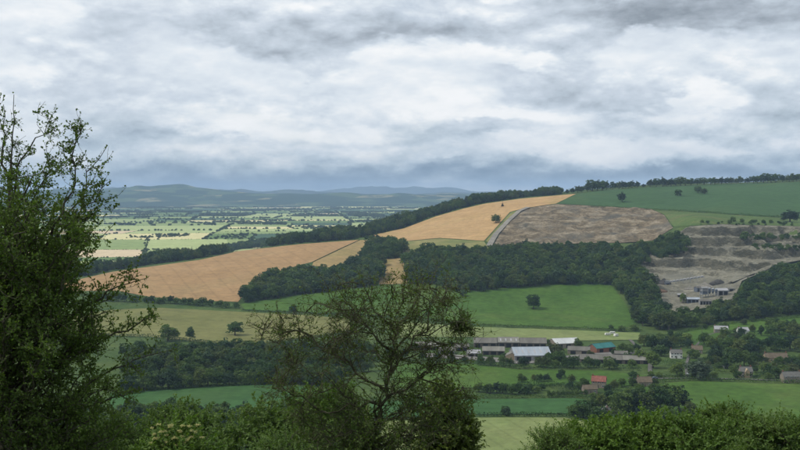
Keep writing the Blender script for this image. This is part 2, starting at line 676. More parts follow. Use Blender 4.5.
def rock_mat(name, a, b, c, scale, flat_light=0.32):
    m, g = new_mat(name)
    pos = g.n('ShaderNodeNewGeometry').outputs['Position']
    mp = g.n('ShaderNodeMapping'); g.link(pos, mp.inputs[0]); mp.inputs['Scale'].default_value = (1, 1, 2.6)
    n1, _ = g.noise(mp.outputs[0], scale, 8.0, 0.65, 0.8)
    n2, _ = g.noise(mp.outputs[0], scale * 6, 6.0, 0.7, 0.4)
    n3, _ = g.noise(pos, scale * 0.5, 3.0, 0.5, 0.5)
    k = g.math('ADD', g.math('MULTIPLY', n1, 0.62), g.math('MULTIPLY', n2, 0.38))
    col = g.ramp(k, [(0.40, a), (0.50, b), (0.60, c)])
    col = g.mix(g.maprange(n3, 0.5, 0.66, 0, 0.5), col, (0.12, 0.125, 0.11, 1))
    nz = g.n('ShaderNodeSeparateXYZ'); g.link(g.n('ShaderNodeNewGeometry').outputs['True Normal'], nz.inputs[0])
    dust = g.math('ADD', nz.outputs[2], g.math('MULTIPLY', g.math('SUBTRACT', n2, 0.5), 0.35))  # flats lightened, steep faces darkened: bench relief shading put into the rock colour
    col = g.mix(g.maprange(dust, 0.72, 0.95, 0.0, flat_light, True), col, col4(c))
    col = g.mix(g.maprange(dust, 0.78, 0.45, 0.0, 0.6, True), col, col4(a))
    vor = g.n('ShaderNodeTexVoronoi'); g.link(mp.outputs[0], vor.inputs['Vector']); vor.inputs['Scale'].default_value = scale * 10
    h = g.math('ADD', n2, g.math('MULTIPLY', vor.outputs['Distance'], 0.5))
    finish(m, g, col, 0.95, h, 1.0, 3.5, 0.1)
    MATS[name] = m
    return m


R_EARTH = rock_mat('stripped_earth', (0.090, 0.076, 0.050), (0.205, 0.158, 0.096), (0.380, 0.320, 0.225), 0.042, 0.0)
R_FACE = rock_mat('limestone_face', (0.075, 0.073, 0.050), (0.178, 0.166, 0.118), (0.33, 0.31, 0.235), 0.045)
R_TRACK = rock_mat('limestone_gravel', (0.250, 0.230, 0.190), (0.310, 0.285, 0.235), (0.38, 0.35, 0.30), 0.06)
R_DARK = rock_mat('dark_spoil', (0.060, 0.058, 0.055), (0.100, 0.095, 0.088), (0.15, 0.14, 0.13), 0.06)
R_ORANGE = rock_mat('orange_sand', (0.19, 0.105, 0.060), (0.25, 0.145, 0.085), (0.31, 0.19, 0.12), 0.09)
A_ROAD = plain_mat('asphalt', (0.105, 0.10, 0.09), 0.35, 0.3, 0.9)

# ------------------------------------------------------------------ quarry outline (needed before the ground sheet)
Q_FACE = gpoly([(636, 264), (650, 250), (668, 238), (690, 226.5), (720, 224.5), (780, 226), (850, 228.5), (850, 262), (800, 259), (772, 268), (742, 281),
                (731, 305), (700, 309), (676, 313), (657, 301), (640, 280)], 5.0)
Q_EARTH = gpoly([(524, 208.8), (556, 204.2), (600, 206.4), (650, 208.8), (664, 215), (673, 228), (652, 241), (620, 243), (590, 243), (550, 245), (493, 245.5), (504, 226)], 5.0)


def quarry_mask(x, y, poly, w):
    P = np.stack([np.ravel(x), np.ravel(y)], 1)
    m = np.zeros(len(P))
    box = (P[:, 0] > poly[:, 0].min()) & (P[:, 0] < poly[:, 0].max()) & (P[:, 1] > poly[:, 1].min()) & (P[:, 1] < poly[:, 1].max())
    idx = np.nonzero(box)[0]
    if len(idx):
        Q = P[idx]
        ins = inside(Q, poly)
        d = edge_dist(Q, poly)
        m[idx] = np.where(ins, np.clip(d / w, 0, 1), 0)
    return m.reshape(np.shape(x))


def build_ground():
    uu, vv = np.meshgrid(gu, gv)
    y = np.exp(vv) - 60.0
    x = uu / 4.0 * (y + 100.0)
    z = HG.copy()
    z = z + (value_noise(x, y, 14, 3) - 0.5) * np.clip(0.25 - y / 4000.0, 0.02, 0.25) - 0.1
    z -= 11.0 * quarry_mask(x, y, Q_FACE, 12.0) + 3.5 * quarry_mask(x, y, Q_EARTH, 12.0)
    idx = np.arange(NU * NV).reshape(NV, NU)
    F = np.stack([idx[:-1, :-1], idx[:-1, 1:], idx[1:, 1:], idx[1:, :-1]], -1).reshape(-1, 4)
    me = mesh_np('ground', np.stack([x, y, z], -1).reshape(-1, 3), F, G_MEADOW, True)
    o = obj('ground', me)
    tag(o, 'green valley floor and hillsides rolling out to the plain', 'ground', kind='structure')


build_ground()

FIELDS = [
    ('wheat_field', 'tan ripe wheat field on the left shoulder of the hill', G_WHEAT, 9, [(60, 284), (112, 272), (160, 265.5), (200, 260), (240, 251), (300, 244.3), (359, 240), (337, 250), (312, 262), (282, 270), (250, 288), (238, 302), (190, 300.5), (150, 297), (118, 291), (60, 291)]),
    ('stubble_field', 'ochre strip of stubble wedged between tan wheat and the wood', G_STUBBLE, 8, [(360, 240.3), (371, 240), (364, 256), (345, 269), (312, 266), (313.5, 262), (338, 250)]),
    ('wheat_field', 'golden wheat field running up the hill below the conifer belt', G_WHEAT2, 10, [(369, 236), (404, 228.5), (436, 216.5), (464, 208.6), (485, 203.8), (520, 198.8), (576, 193.9), (556, 203.6), (524, 208.4), (510, 212), (494, 230), (484, 241), (440, 238), (408, 241), (392, 238)]),
    ('grass_bank', 'dull olive grass bank below the golden wheat', G_OLIVE2, 7, [(392, 238.6), (408, 241.6), (440, 238.6), (484, 241.6), (489, 249), (440, 252), (405, 256), (388, 252)]),
    ('grass_bank', 'yellowish grass corner beside the pale quarry track', G_OLIVE2, 6, [(511, 212.4), (521, 209.6), (498, 232), (489, 243), (486, 241.2), (495, 230.4)]),
    ('stubble_field', 'small tan stubble square between the two dark woods', G_STUBBLE, 7, [(380, 259), (403, 258.5), (407.5, 284), (379, 284.5)]),
    ('pasture', 'narrow bright green pasture below the left wood', G_BRIGHT, 7, [(241, 303.8), (300, 295.5), (378, 286), (437, 283.5), (430, 305), (424, 317.5), (348, 314), (300, 312.6), (245, 310.4)]),
    ('pasture', 'large bright green pasture with a lone tree in the middle', G_BRIGHT, 7, [(438, 284), (452, 291.6), (480, 291), (532, 285), (600, 282.2), (612, 286), (625, 303), (637, 324), (620, 329.4), (560, 327.4), (472, 324.2), (425, 318), (431, 305)]),
    ('hay_field', 'pale olive hay field behind the tree belt with one round tree', G_OLIVE, 8, [(40, 320), (110, 310), (160, 308), (240, 312), (300, 315), (350, 319), (350, 332), (300, 339), (250, 346), (200, 342), (150, 337), (90, 335), (40, 333)]),
    ('paddock', 'thin strip of mown grass behind the farm sheds', G_PALE, 6, [(400, 322), (472, 327), (560, 330), (640, 333), (640, 340), (560, 341), (470, 337), (400, 338)]),
    ('pasture', 'green meadow between the farm sheds and the orchard', G_BRIGHT, 6, [(395, 364), (470, 364), (520, 370), (600, 371), (650, 376), (632, 386), (560, 385), (500, 388), (395, 388)]),
    ('crop_field', 'blue green crop strip below the orchard', G_TEAL, 5, [(370, 402), (470, 399.5), (575, 398.5), (592, 401), (572, 414), (470, 415), (370, 419)]),
    ('hay_field', 'pale yellow green hay field at the foot of the slope', G_PALE, 5, [(360, 423), (470, 418), (565, 418), (610, 426), (580, 470), (360, 470)]),
    ('crop_field', 'blue green crop field left of the tangled hawthorn', G_TEAL, 6, [(110, 394), (200, 387.5), (285, 384.5), (335, 392), (320, 412), (220, 416), (110, 412)]),
    ('pasture', 'wide bright green pasture in front of the village', G_BRIGHT, 6, [(642, 386), (690, 381.5), (740, 382.8), (800, 384.8), (880, 387), (880, 438), (740, 440), (660, 430), (646, 405)]),
    ('pasture', 'sloping green paddock below the quarry wood', G_BRIGHT, 6, [(662, 341), (690, 330), (740, 322), (800, 316), (860, 314), (860, 332), (800, 338), (760, 345), (700, 346)]),
    ('crop_field', 'blue green crop field under the hilltop skyline trees', G_HILL, 10, [(558, 203.7), (577, 194.1), (600, 191), (647, 187.6), (710, 185), (770, 183), (860, 180.3), (860, 222), (788, 217.7), (728, 214.2), (650, 208.6), (600, 206.1)]),
    ('rough_grass', 'strip of scrubby grass along the top of the quarry face', G_SCRUB, 6, [(651, 209), (728, 214.6), (788, 218.1), (860, 222.4), (860, 228.3), (780, 225.8), (720, 224.2), (690, 226), (674, 227), (665, 215)]),
]
for nm, lab, mt, sp, pts in FIELDS:
    o = sheet(nm, gpoly(pts), mt, 0.30, sp)
    tag(o, lab, 'field', kind='structure')


def face_z(XY, Z):
    m = quarry_mask(XY[:, 0], XY[:, 1], Q_FACE, 14.0)
    zz = Z + (value_noise(XY[:, 0], XY[:, 1], 22, 5) - 0.5) * 9 + (value_noise(XY[:, 0], XY[:, 1], 60, 8) - 0.5) * 8
    st = 13.0
    t = zz / st
    fr = t - np.floor(t)
    ter = st * (np.floor(t) + np.clip((fr - 0.72) / 0.16, 0, 1))
    d = (ter - Z) * 0.95 + (value_noise(XY[:, 0], XY[:, 1], 5, 9) - 0.5) * 2.6 + (value_noise(XY[:, 0], XY[:, 1], 12, 19) - 0.5) * 3.0
    steep = np.clip((Z - 34) / 12, 0, 1)
    d = d * (0.12 + 0.88 * steep)
    return Z + np.clip(d, -9.5, 10) * m


def earth_z(XY, Z):
    m = quarry_mask(XY[:, 0], XY[:, 1], Q_EARTH, 14.0)
    d = (value_noise(XY[:, 0], XY[:, 1], 34, 2) - 0.5) * 7 + (value_noise(XY[:, 0], XY[:, 1], 9, 4) - 0.5) * 4.0
    return Z + np.clip(d, -3, 4) * m


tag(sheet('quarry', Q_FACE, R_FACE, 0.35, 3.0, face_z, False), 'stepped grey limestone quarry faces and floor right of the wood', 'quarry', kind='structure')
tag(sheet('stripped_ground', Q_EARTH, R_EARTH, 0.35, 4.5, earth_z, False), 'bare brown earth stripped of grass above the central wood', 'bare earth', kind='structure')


def ribbon_px(name, pts, width, mat, lift, label, cat='track', step=4.0, bed=None):
    line = []
    for i in range(len(pts) - 1):
        a, b = pts[i], pts[i + 1]
        k = max(1, int(math.hypot(b[0] - a[0], b[1] - a[1]) / step))
        for j in range(k + (1 if i == len(pts) - 2 else 0)):
            t = j / k
            p = ground(a[0] + (b[0] - a[0]) * t, a[1] + (b[1] - a[1]) * t)
            line.append((p.x, p.y))
    line = np.array(line)
    T = np.gradient(line, axis=0)
    T /= np.linalg.norm(T, axis=1)[:, None] + 1e-9
    N = np.stack([-T[:, 1], T[:, 0]], 1)
    rows = []
    for s in (-1, -0.5, 0, 0.5, 1):
        q = line + N * s * width / 2
        if bed is None:
            z = H(q[:, 0], q[:, 1])
        else:                                   # graded: the bed smoothed along its length
            z = bed(line, H(line[:, 0], line[:, 1]))
            z = np.convolve(np.pad(z, 6, mode='edge'), np.ones(13) / 13, 'valid')
        rows.append(np.column_stack([q, z + lift - 0.9 * abs(s) ** 3 * (bed is not None)]))
    V = np.stack(rows, 1).reshape(-1, 3)
    n = len(line)
    idx = np.arange(n * 5).reshape(n, 5)
    F = np.stack([idx[:-1, 1:], idx[:-1, :-1], idx[1:, :-1], idx[1:, 1:]], -1).reshape(-1, 4)
    o = obj(name, mesh_np(name, V, F, mat, True))
    return tag(o, label, cat, kind='structure')


ribbon_px('track', [(489, 247), (496, 235), (508, 222), (519, 212), (528, 208.2)], 9.0, R_TRACK, 2.2, 'pale gravel track climbing the left edge of the bare earth')
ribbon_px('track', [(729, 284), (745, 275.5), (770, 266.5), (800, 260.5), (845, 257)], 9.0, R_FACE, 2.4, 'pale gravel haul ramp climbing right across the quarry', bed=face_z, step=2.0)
ribbon_px('road', [(628, 379), (655, 379), (690, 378.5), (740, 379.5), (800, 381.5), (880, 384)], 3.4, A_ROAD, 0.5, 'narrow grey village lane behind the roadside hedge', 'road')
ribbon_px('road', [(650, 376), (650, 362), (643, 352), (634, 344), (630, 340)], 3.2, A_ROAD, 0.55, 'narrow grey lane running up past the long shed', 'road')
ribbon_px('road', [(687, 378), (686, 366), (690, 352), (706, 336), (722, 331)], 2.2, A_ROAD, 0.55, 'narrow grey lane climbing through the village trees', 'road')
ribbon_px('farmyard', [(420, 355), (470, 358), (520, 362), (570, 358), (640, 352)], 20.0, plain_mat('yard_concrete', (0.17, 0.16, 0.145), 0.25, 0.2), 0.42, 'grey concrete yard running between the farm sheds', 'yard')

# ------------------------------------------------------------------ the plain and the far hills
FAR_MATS = [  # pale crop colours, lightened further to stand in for sunlight on the plain
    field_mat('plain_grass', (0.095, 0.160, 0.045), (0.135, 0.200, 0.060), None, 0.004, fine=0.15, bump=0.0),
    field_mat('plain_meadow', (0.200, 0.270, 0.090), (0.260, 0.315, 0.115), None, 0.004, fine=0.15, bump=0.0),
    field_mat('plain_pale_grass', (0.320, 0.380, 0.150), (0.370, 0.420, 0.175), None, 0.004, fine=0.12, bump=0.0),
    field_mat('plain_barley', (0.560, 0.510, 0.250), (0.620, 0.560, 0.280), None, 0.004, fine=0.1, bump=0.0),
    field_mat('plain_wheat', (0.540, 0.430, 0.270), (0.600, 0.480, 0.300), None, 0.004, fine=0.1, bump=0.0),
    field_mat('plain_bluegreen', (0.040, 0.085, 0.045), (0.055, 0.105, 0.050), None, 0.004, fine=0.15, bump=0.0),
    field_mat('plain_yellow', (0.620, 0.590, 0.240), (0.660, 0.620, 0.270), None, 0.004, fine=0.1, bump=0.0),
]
FARLINES = []     # hedge lines of the plain as (x0, y0, x1, y1)
FARWOOD = []


def build_far():
    rnd = random.Random(21)
    quads = []

    def split(q, depth):
        a, b, c, d = q
        w = math.hypot(b[0] - a[0], b[1] - a[1]); h = math.hypot(d[0] - a[0], d[1] - a[1])
        dist = (a[1] + c[1]) / 2
        lim = 120 + dist * 0.022
        if max(w, h) < lim * 1.9 or (max(w, h) < lim * 3.0 and rnd.random() < 0.16):
            quads.append(q); return
        t = rnd.uniform(0.36, 0.64); s = t + rnd.uniform(-0.09, 0.09)

        def lp(p, r, k): return (p[0] + (r[0] - p[0]) * k, p[1] + (r[1] - p[1]) * k)
        if w > h * rnd.uniform(0.8, 1.25):
            e = lp(a, b, t); f = lp(d, c, s)
            split((a, e, f, d), depth + 1); split((e, b, c, f), depth + 1)
        else:
            e = lp(a, d, t); f = lp(b, c, s)
            split((a, b, f, e), depth + 1); split((e, f, c, d), depth + 1)
    split(((-1500, 1850), (500, 1950), (1300, 4600), (-2900, 4300)), 0)
    split(((-2900, 4300), (1300, 4600), (3000, 9800), (-5600, 9600)), 0)
    V = []; F = []; M = []
    for q in quads:
        cx = sum(p[0] for p in q) / 4; cy = sum(p[1] for p in q) / 4
        if cy < 4000 and float(H(cx, cy)) > 30 and cx > -300:
            continue
        r = rnd.random()
        if cy > 5200:
            m = 5 if r < .36 else 0 if r < .58 else 1 if r < .74 else 2 if r < .83 else 3 if r < .91 else 4 if r < .96 else 6
        else:
            m = 0 if r < .26 else 1 if r < .56 else 2 if r < .84 else 3 if r < .90 else 5 if r < .96 else 4
        n = 7
        b = len(V)
        for i in range(n):
            for j in range(n):
                s, t = j / (n - 1), i / (n - 1)
                x = (q[0][0] * (1 - s) + q[1][0] * s) * (1 - t) + (q[3][0] * (1 - s) + q[2][0] * s) * t
                y = (q[0][1] * (1 - s) + q[1][1] * s) * (1 - t) + (q[3][1] * (1 - s) + q[2][1] * s) * t
                V.append((x, y))
        for i in range(n - 1):
            for j in range(n - 1):
                F.append((b + i * n + j, b + i * n + j + 1, b + (i + 1) * n + j + 1, b + (i + 1) * n + j))
                M.append(m)
        FARLINES.append((q[0][0], q[0][1], q[1][0], q[1][1]))
        FARLINES.append((q[0][0], q[0][1], q[3][0], q[3][1]))
        if rnd.random() < (0.10 if cy < 2800 else 0.24 if cy < 5000 else 0.42):
            FARWOOD.append(q)
    V = np.array(V)
    Z = H(V[:, 0], V[:, 1]) + 0.5 + V[:, 1] * 0.0002
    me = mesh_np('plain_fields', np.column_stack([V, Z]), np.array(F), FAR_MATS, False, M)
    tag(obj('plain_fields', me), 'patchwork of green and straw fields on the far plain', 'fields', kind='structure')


build_far()


def far_hill_mat(name, c_dark, c_mid, c_pale, pale_amt):
    m, g = new_mat(name)
    pos = g.n('ShaderNodeNewGeometry').outputs['Position']
    vor = g.n('ShaderNodeTexVoronoi')
    vor.inputs['Scale'].default_value = 0.0050
    mp = g.n('ShaderNodeMapping'); g.link(pos, mp.inputs[0]); mp.inputs['Scale'].default_value = (0.7, 1.0, 1.0)
    g.link(mp.outputs[0], vor.inputs['Vector'])
    sep = g.n('ShaderNodeSeparateColor'); g.link(vor.outputs['Color'], sep.inputs[0])
    c = g.ramp(sep.outputs[0], [(0.0, c_dark), (0.55, c_dark), (0.6, c_mid), (1.0 - pale_amt, c_mid), (1.0 - pale_amt + 0.02, c_pale)], 'CONSTANT')
    n, _ = g.noise(pos, 0.004, 6, 0.7)
    c = g.mix(g.maprange(n, 0.5, 0.56, 0, 0.85), c, col4(c_dark))
    finish(m, g, c, 1.0, None, spec=0.0)
    return m


def hill_range(name, label, y0, depth, x0, x1, crest, mat, seed, nx=150, ny=46):
    """a range of hills: crest is a list of (x, height)"""
    xs = np.linspace(x0, x1, nx); ys = np.linspace(0, 1, ny)
    cx = np.array([c[0] for c in crest]); cz = np.array([c[1] for c in crest])
    top = np.interp(xs, cx, cz)
    k = np.ones(9) / 9
    top = np.convolve(np.pad(top, 4, mode='edge'), k, 'valid')
    X, T = np.meshgrid(xs, ys)
    prof = np.sin(np.clip(T, 0, 1) * math.pi) ** 1.15
    Y = y0 + T * depth
    rel = 0.72 + 0.56 * value_noise(X, Y, depth * 0.22, seed) * (1 - np.abs(T - 0.5)) + 0.34 * (value_noise(X, Y, depth * 0.09, seed + 1) - 0.5) + 0.14 * (value_noise(X, Y, depth * 0.035, seed + 2) - 0.5)
    Z = -4 + prof * top[None] * rel / 1.0
    idx = np.arange(nx * ny).reshape(ny, nx)
    F = np.stack([idx[:-1, :-1], idx[:-1, 1:], idx[1:, 1:], idx[1:, :-1]], -1).reshape(-1, 4)
    o = obj(name, mesh_np(name, np.stack([X, Y, Z], -1).reshape(-1, 3), F, mat, True))
    return tag(o, label, 'hills', kind='structure')


HM_NEAR = far_hill_mat('hill_patchwork', (0.028, 0.055, 0.028), (0.075, 0.115, 0.050), (0.22, 0.21, 0.11), 0.08)
HM_FAR = far_hill_mat('hill_woods', (0.030, 0.050, 0.032), (0.06, 0.085, 0.045), (0.16, 0.16, 0.09), 0.05)
hill_range('low_hills', 'low wooded hills with pale fields beyond the plain', 9700, 3600, -6200, 3200,
           [(-6200, 120), (-4600, 150), (-3600, 165), (-2900, 205), (-2450, 190), (-2100, 150), (-1500, 150), (-800, 140), (-200, 120), (600, 115), (3200, 110)], HM_NEAR, 4)
hill_range('distant_hills', 'long line of blue distant hills on the left horizon', 15500, 4600, -9500, 2500,
           [(-9500, 180), (-5200, 200), (-4600, 205), (-4000, 185), (-3300, 198), (-2600, 178), (-2000, 195), (-1200, 170), (-400, 150), (2500, 130)], HM_FAR, 9)
hill_range('far_ridge', 'highest blue ridge on the horizon left of the conifer belt', 21500, 5000, -7000, 7000,
           [(-7000, 90), (-2600, 130), (-1700, 190), (-900, 245), (-300, 262), (150, 295), (700, 265), (1100, 285), (1600, 240), (2400, 170), (7000, 150)], HM_FAR, 14)

# ------------------------------------------------------------------ trees: foliage helpers
L_DARK = leaf_mat('leaf_dark', (0.015, 0.046, 0.008), (0.066, 0.122, 0.020), 0.28, 0.9)
L_DEEP = leaf_mat('leaf_deep', (0.013, 0.036, 0.014), (0.048, 0.092, 0.034), 0.28, 0.7)
L_MID = leaf_mat('leaf_mid', (0.026, 0.066, 0.012), (0.100, 0.155, 0.030), 0.3, 0.8)
L_OAK = leaf_mat('leaf_oak', (0.034, 0.060, 0.012), (0.105, 0.140, 0.030), 0.28, 0.8)
L_BRIGHT = leaf_mat('leaf_bright', (0.075, 0.130, 0.020), (0.150, 0.210, 0.040))
L_OLIVE = leaf_mat('leaf_olive', (0.050, 0.070, 0.022), (0.095, 0.115, 0.040))
L_CON = leaf_mat('leaf_conifer', (0.012, 0.026, 0.014), (0.028, 0.048, 0.022), 0.1)
L_GREY = leaf_mat('leaf_grey', (0.050, 0.080, 0.045), (0.090, 0.125, 0.070))
BARK = bark_mat('bark', (0.035, 0.030, 0.022), (0.10, 0.085, 0.062), 3.0)


def unit(a):
    return a / (np.linalg.norm(a, axis=-1, keepdims=True) + 1e-9)


def leaf_quads(P, Dr, Nn, size, wr=0.62, fold=0.18):
    """diamond leaves: base P, direction Dr, normal Nn -> verts, triangles"""
    Dr = unit(Dr)
    Sd = unit(np.cross(Dr, Nn))
    Nn = np.cross(Sd, Dr)
    s = np.asarray(size)[:, None]
    mid = P + Dr * s * 0.48
    l = mid - Sd * s * wr * 0.5 + Nn * s * fold
    r = mid + Sd * s * wr * 0.5 + Nn * s * fold
    t = P + Dr * s
    V = np.stack([P, l, t, r], 1).reshape(-1, 3)
    b = np.arange(len(P))[:, None] * 4
    F = np.concatenate([b + np.array([[0, 3, 2]]), b + np.array([[0, 2, 1]])], 1).reshape(-1, 3)
    return V, F


def crown_mesh(name, seed, rx, rz, zc, clumps, per, leaf, mat, taper=0.0, lobes=0.25, cr=0.30):
    """far tree crown: clumps of leaf sprays spread through an uneven ellipsoid"""
    g = np.random.default_rng(seed)
    d = unit(g.normal(size=(clumps, 3)))
    d[:, 2] = np.where(d[:, 2] < -0.75, -d[:, 2] * 0.5, d[:, 2])
    d = unit(d)
    ph = np.arctan2(d[:, 1], d[:, 0])
    lob = 1 + lobes * (np.sin(ph * 3 + seed) * 0.5 + np.sin(ph * 2 + d[:, 2] * 4 + seed * 2.3) * 0.6)
    rr = g.uniform(0.45, 0.92, clumps) * lob
    C = d * rr[:, None]
    tp = 1 - taper * (C[:, 2] * 0.5 + 0.5)
    C = C * np.array([rx, rx, rz])
    C[:, :2] *= tp[:, None]
    C[:, 2] += zc
    rad = g.uniform(0.7, 1.3, clumps) * cr * rx
    ci = np.repeat(np.arange(clumps), per)
    n = len(ci)
    ld = unit(g.normal(size=(n, 3)) + np.array([0, 0, 0.35]))
    P = C[ci] + ld * (rad[ci] * g.uniform(0.55, 1.0, n) ** 0.5)[:, None] * np.array([1, 1, 0.8])
    Nn = unit(ld + g.normal(size=(n, 3)) * 0.55)
    Dr = unit(np.cross(Nn, g.normal(size=(n, 3))))
    V, F = leaf_quads(P - Dr * leaf * 0.5, Dr, Nn, g.uniform(0.7, 1.3, n) * leaf, 0.8, 0.05)
    return mesh_np(name, V, F, mat)


def conifer_mesh(name, seed, r, h, z0, mat, tiers=15):
    g = np.random.default_rng(seed)
    P = []; D = []; N = []; Sz = []
    for i in range(tiers):
        t = i / tiers
        z = z0 + (h - z0) * t
        rr = r * (1 - t) ** 0.85 * g.uniform(0.8, 1.1) + 0.12
        k = int(12 + 30 * (1 - t))
        a = g.uniform(0, 2 * math.pi, k)
        q = g.uniform(0.25, 1.0, k) * rr
        P.append(np.stack([np.cos(a) * q * 0.7, np.sin(a) * q * 0.7, z - q * 0.25 + g.normal(size=k) * 0.2], 1))
        D.append(np.stack([np.cos(a), np.sin(a), -0.3 + g.normal(size=k) * 0.25], 1))
        N.append(np.stack([np.cos(a) * 0.4 + g.normal(size=k) * 0.3, np.sin(a) * 0.4 + g.normal(size=k) * 0.3, np.ones(k)], 1))
        Sz.append(g.uniform(0.9, 1.5, k) * max(0.55, rr * 0.55))
    V, F = leaf_quads(np.concatenate(P), np.concatenate(D), np.concatenate(N), np.concatenate(Sz), 0.7, -0.1)
    return mesh_np(name, V, F, mat)


def tube_path(pts, radii, n=5):
    pts = np.asarray(pts, float); k = len(pts)
    T = np.gradient(pts, axis=0); T = unit(T)
    ref = np.array([0.31, 0.17, 0.93]) if abs(T[0] @ np.array([0.31, 0.17, 0.93])) < 0.9 else np.array([1.0, 0.1, 0.0])
    A = unit(np.cross(T, ref)); B = np.cross(T, A)
    th = np.arange(n) / n * 2 * math.pi
    ring = (A[:, None] * np.cos(th)[None, :, None] + B[:, None] * np.sin(th)[None, :, None]) * np.asarray(radii)[:, None, None]
    V = (pts[:, None] + ring).reshape(-1, 3)
    idx = np.arange(k * n).reshape(k, n)
    F = np.stack([idx[:-1], np.roll(idx[:-1], -1, 1), np.roll(idx[1:], -1, 1), idx[1:]], -1).reshape(-1, 4)
    return V, F


class Wood:
    def __init__(self):
        self.V = []; self.F = []; self.n = 0

    def add(self, pts, radii, n=5):
        V, F = tube_path(pts, radii, n)
        self.V.append(V); self.F.append(F + self.n); self.n += len(V)

    def mesh(self, name, mat):
        return mesh_np(name, np.concatenate(self.V), np.concatenate(self.F), mat, True)


def trunk_mesh(name, seed, h, r, spread):
    g = np.random.default_rng(seed)
    w = Wood()
    lean = g.normal(size=2) * 0.04 * h
    pts = [np.array([0, 0, -0.6]), np.array([0, 0, h * 0.2]), np.array([lean[0] * .5, lean[1] * .5, h * 0.5]), np.array([lean[0], lean[1], h * 0.82])]
    w.add(pts, [r * 1.25, r, r * 0.7, r * 0.2], 7)
    for i in range(6):
        a = i * 2.4 + g.uniform(0, 1)
        z = h * g.uniform(0.28, 0.6)
        s = pts[1] + (pts[2] - pts[1]) * ((z / h - 0.2) / 0.4)
        e = s + np.array([math.cos(a) * spread * 0.6, math.sin(a) * spread * 0.6, h * g.uniform(0.12, 0.25)])
        m = (s + e) / 2 + np.array([0, 0, -0.03 * h])
        w.add([s, m, e], [r * 0.45, r * 0.3, r * 0.1], 5)
    return w.mesh(name, BARK)


# kinds of far tree: unit trees about 12 m tall, scaled on placing
KINDS = {}


def kind(key, h, crown, trunk):
    KINDS[key] = (h, crown, trunk)


for i in range(4):
    kind('round%d' % i, 12.0, crown_mesh('crown', 30 + i, 5.6 + 0.5 * (i % 2), 5.6, 6.0, 80, 36, 0.80, [L_DARK, L_MID, L_DEEP, L_OAK][i], 0.22, 0.34, 0.24), trunk_mesh('trunk', 40 + i, 11, 0.38, 4.4))
for i in range(2):
    kind('tall%d' % i, 14.0, crown_mesh('crown', 60 + i, 4.2, 6.8, 7.0, 70, 36, 0.8, L_MID, 0.35, 0.3, 0.28), trunk_mesh('trunk', 64 + i, 13, 0.32, 3.0))
for i in range(2):
    kind('shrub%d' % i, 4.0, crown_mesh('crown', 70 + i, 2.4, 1.9, 2.0, 34, 26, 0.55, L_MID, 0.1, 0.3, 0.33), trunk_mesh('trunk', 74 + i, 3.4, 0.14, 1.8))
for i in range(2):
    kind('conifer%d' % i, 16.0, conifer_mesh('crown', 80 + i, 3.4, 16.0, 1.6, L_CON), trunk_mesh('trunk', 84 + i, 14, 0.26, 0.9))
FIRST = {}


def plant(px, py, hpx, key, name, label, cat, group=None, mat=None, wide=1.0, pos=None, hm=None, rnd=random.Random(5)):
    """one tree: an empty at its foot, a trunk and a crown"""
    p = ground(px, py) if pos is None else Vector(pos)
    if hm is None:
        hm = hpx * p.y / FPX
    h, cm, tm = KINDS[key]
    s = hm / h
    t = empty(name, (p.x, p.y, p.z - 0.05), rnd.uniform(0, 6.28))
    t.scale = (s * wide, s * wide, s)
    tag(t, label, cat, group)
    tr = obj('trunk', tm, t)
    cr = obj('crown', cm, t)
    if mat is not None:
        cr.material_slots[0].link = 'OBJECT'
        cr.material_slots[0].material = mat
    FIRST.setdefault(key, (cr, tr))
    return t


# ------------------------------------------------------------------ trees standing singly
plant(235, 335.5, 14, 'round0', 'broadleaf_tree', 'lone round dark tree in the pale olive hay field', 'tree', wide=1.45)
plant(533.5, 309, 15, 'round1', 'broadleaf_tree', 'lone tree in the middle of the large bright green pasture', 'tree', wide=1.1)
plant(622, 202, 10, 'round2', 'broadleaf_tree', 'larger lone tree low on the blue green hilltop field', 'tree', wide=1.0)
plant(678, 196, 6, 'shrub0', 'broadleaf_tree', 'tiny lone bush in the middle of the hilltop field', 'tree', wide=1.1)
plant(698, 193, 7, 'round1', 'broadleaf_tree', 'left tree of the touching pair in the hilltop field', 'tree', wide=1.3)
plant(704, 194, 6, 'round3', 'broadleaf_tree', 'lower right tree of the touching pair in the hilltop field', 'tree', wide=1.3)
plant(496, 223, 9, 'round3', 'broadleaf_tree', 'round bush standing in the golden wheat', 'tree', wide=1.3)
plant(502.5, 206.5, 5.5, 'conifer0', 'conifer_tree', 'small dark conifer at the top of the golden wheat', 'tree', wide=1.2)
plant(463, 296.5, 7, 'shrub1', 'hawthorn_bush', 'small bush at the top left corner of the large green pasture', 'bush', wide=1.0)
plant(293, 314, 9, 'round0', 'broadleaf_tree', 'dark tree in the hedge between the hay field and narrow pasture', 'tree', wide=1.2)
plant(790, 222, 12, 'round2', 'broadleaf_tree', 'dark bush clump at the right end of the quarry rim', 'tree', wide=1.8)
plant(683, 303, 10, 'tall0', 'broadleaf_tree', 'yellow green tree beside the quarry plant', 'tree', mat=L_BRIGHT, wide=1.3)
plant(578, 348, 10, 'round1', 'broadleaf_tree', 'dark tree between the white and the teal roofs', 'tree', wide=1.0)
plant(549, 346, 7, 'round0', 'broadleaf_tree', 'small dark tree left of the white roof', 'tree', wide=1.2)
plant(190, 341, 15, 'tall1', 'broadleaf_tree', 'upright tree on the upper edge of the left tree belt', 'tree', wide=1.1)
plant(168, 341, 17, 'round1', 'broadleaf_tree', 'big round tree right of the left hawthorn at the hay field', 'tree', mat=L_MID, wide=1.3)
plant(65, 348, 12, 'round2', 'broadleaf_tree', 'round tree at the hay field edge behind the left hawthorn', 'tree', wide=1.2)
plant(640, 362, 14, 'round3', 'broadleaf_tree', 'lime green tree in front of the long grey shed', 'tree', mat=L_BRIGHT, wide=1.25)
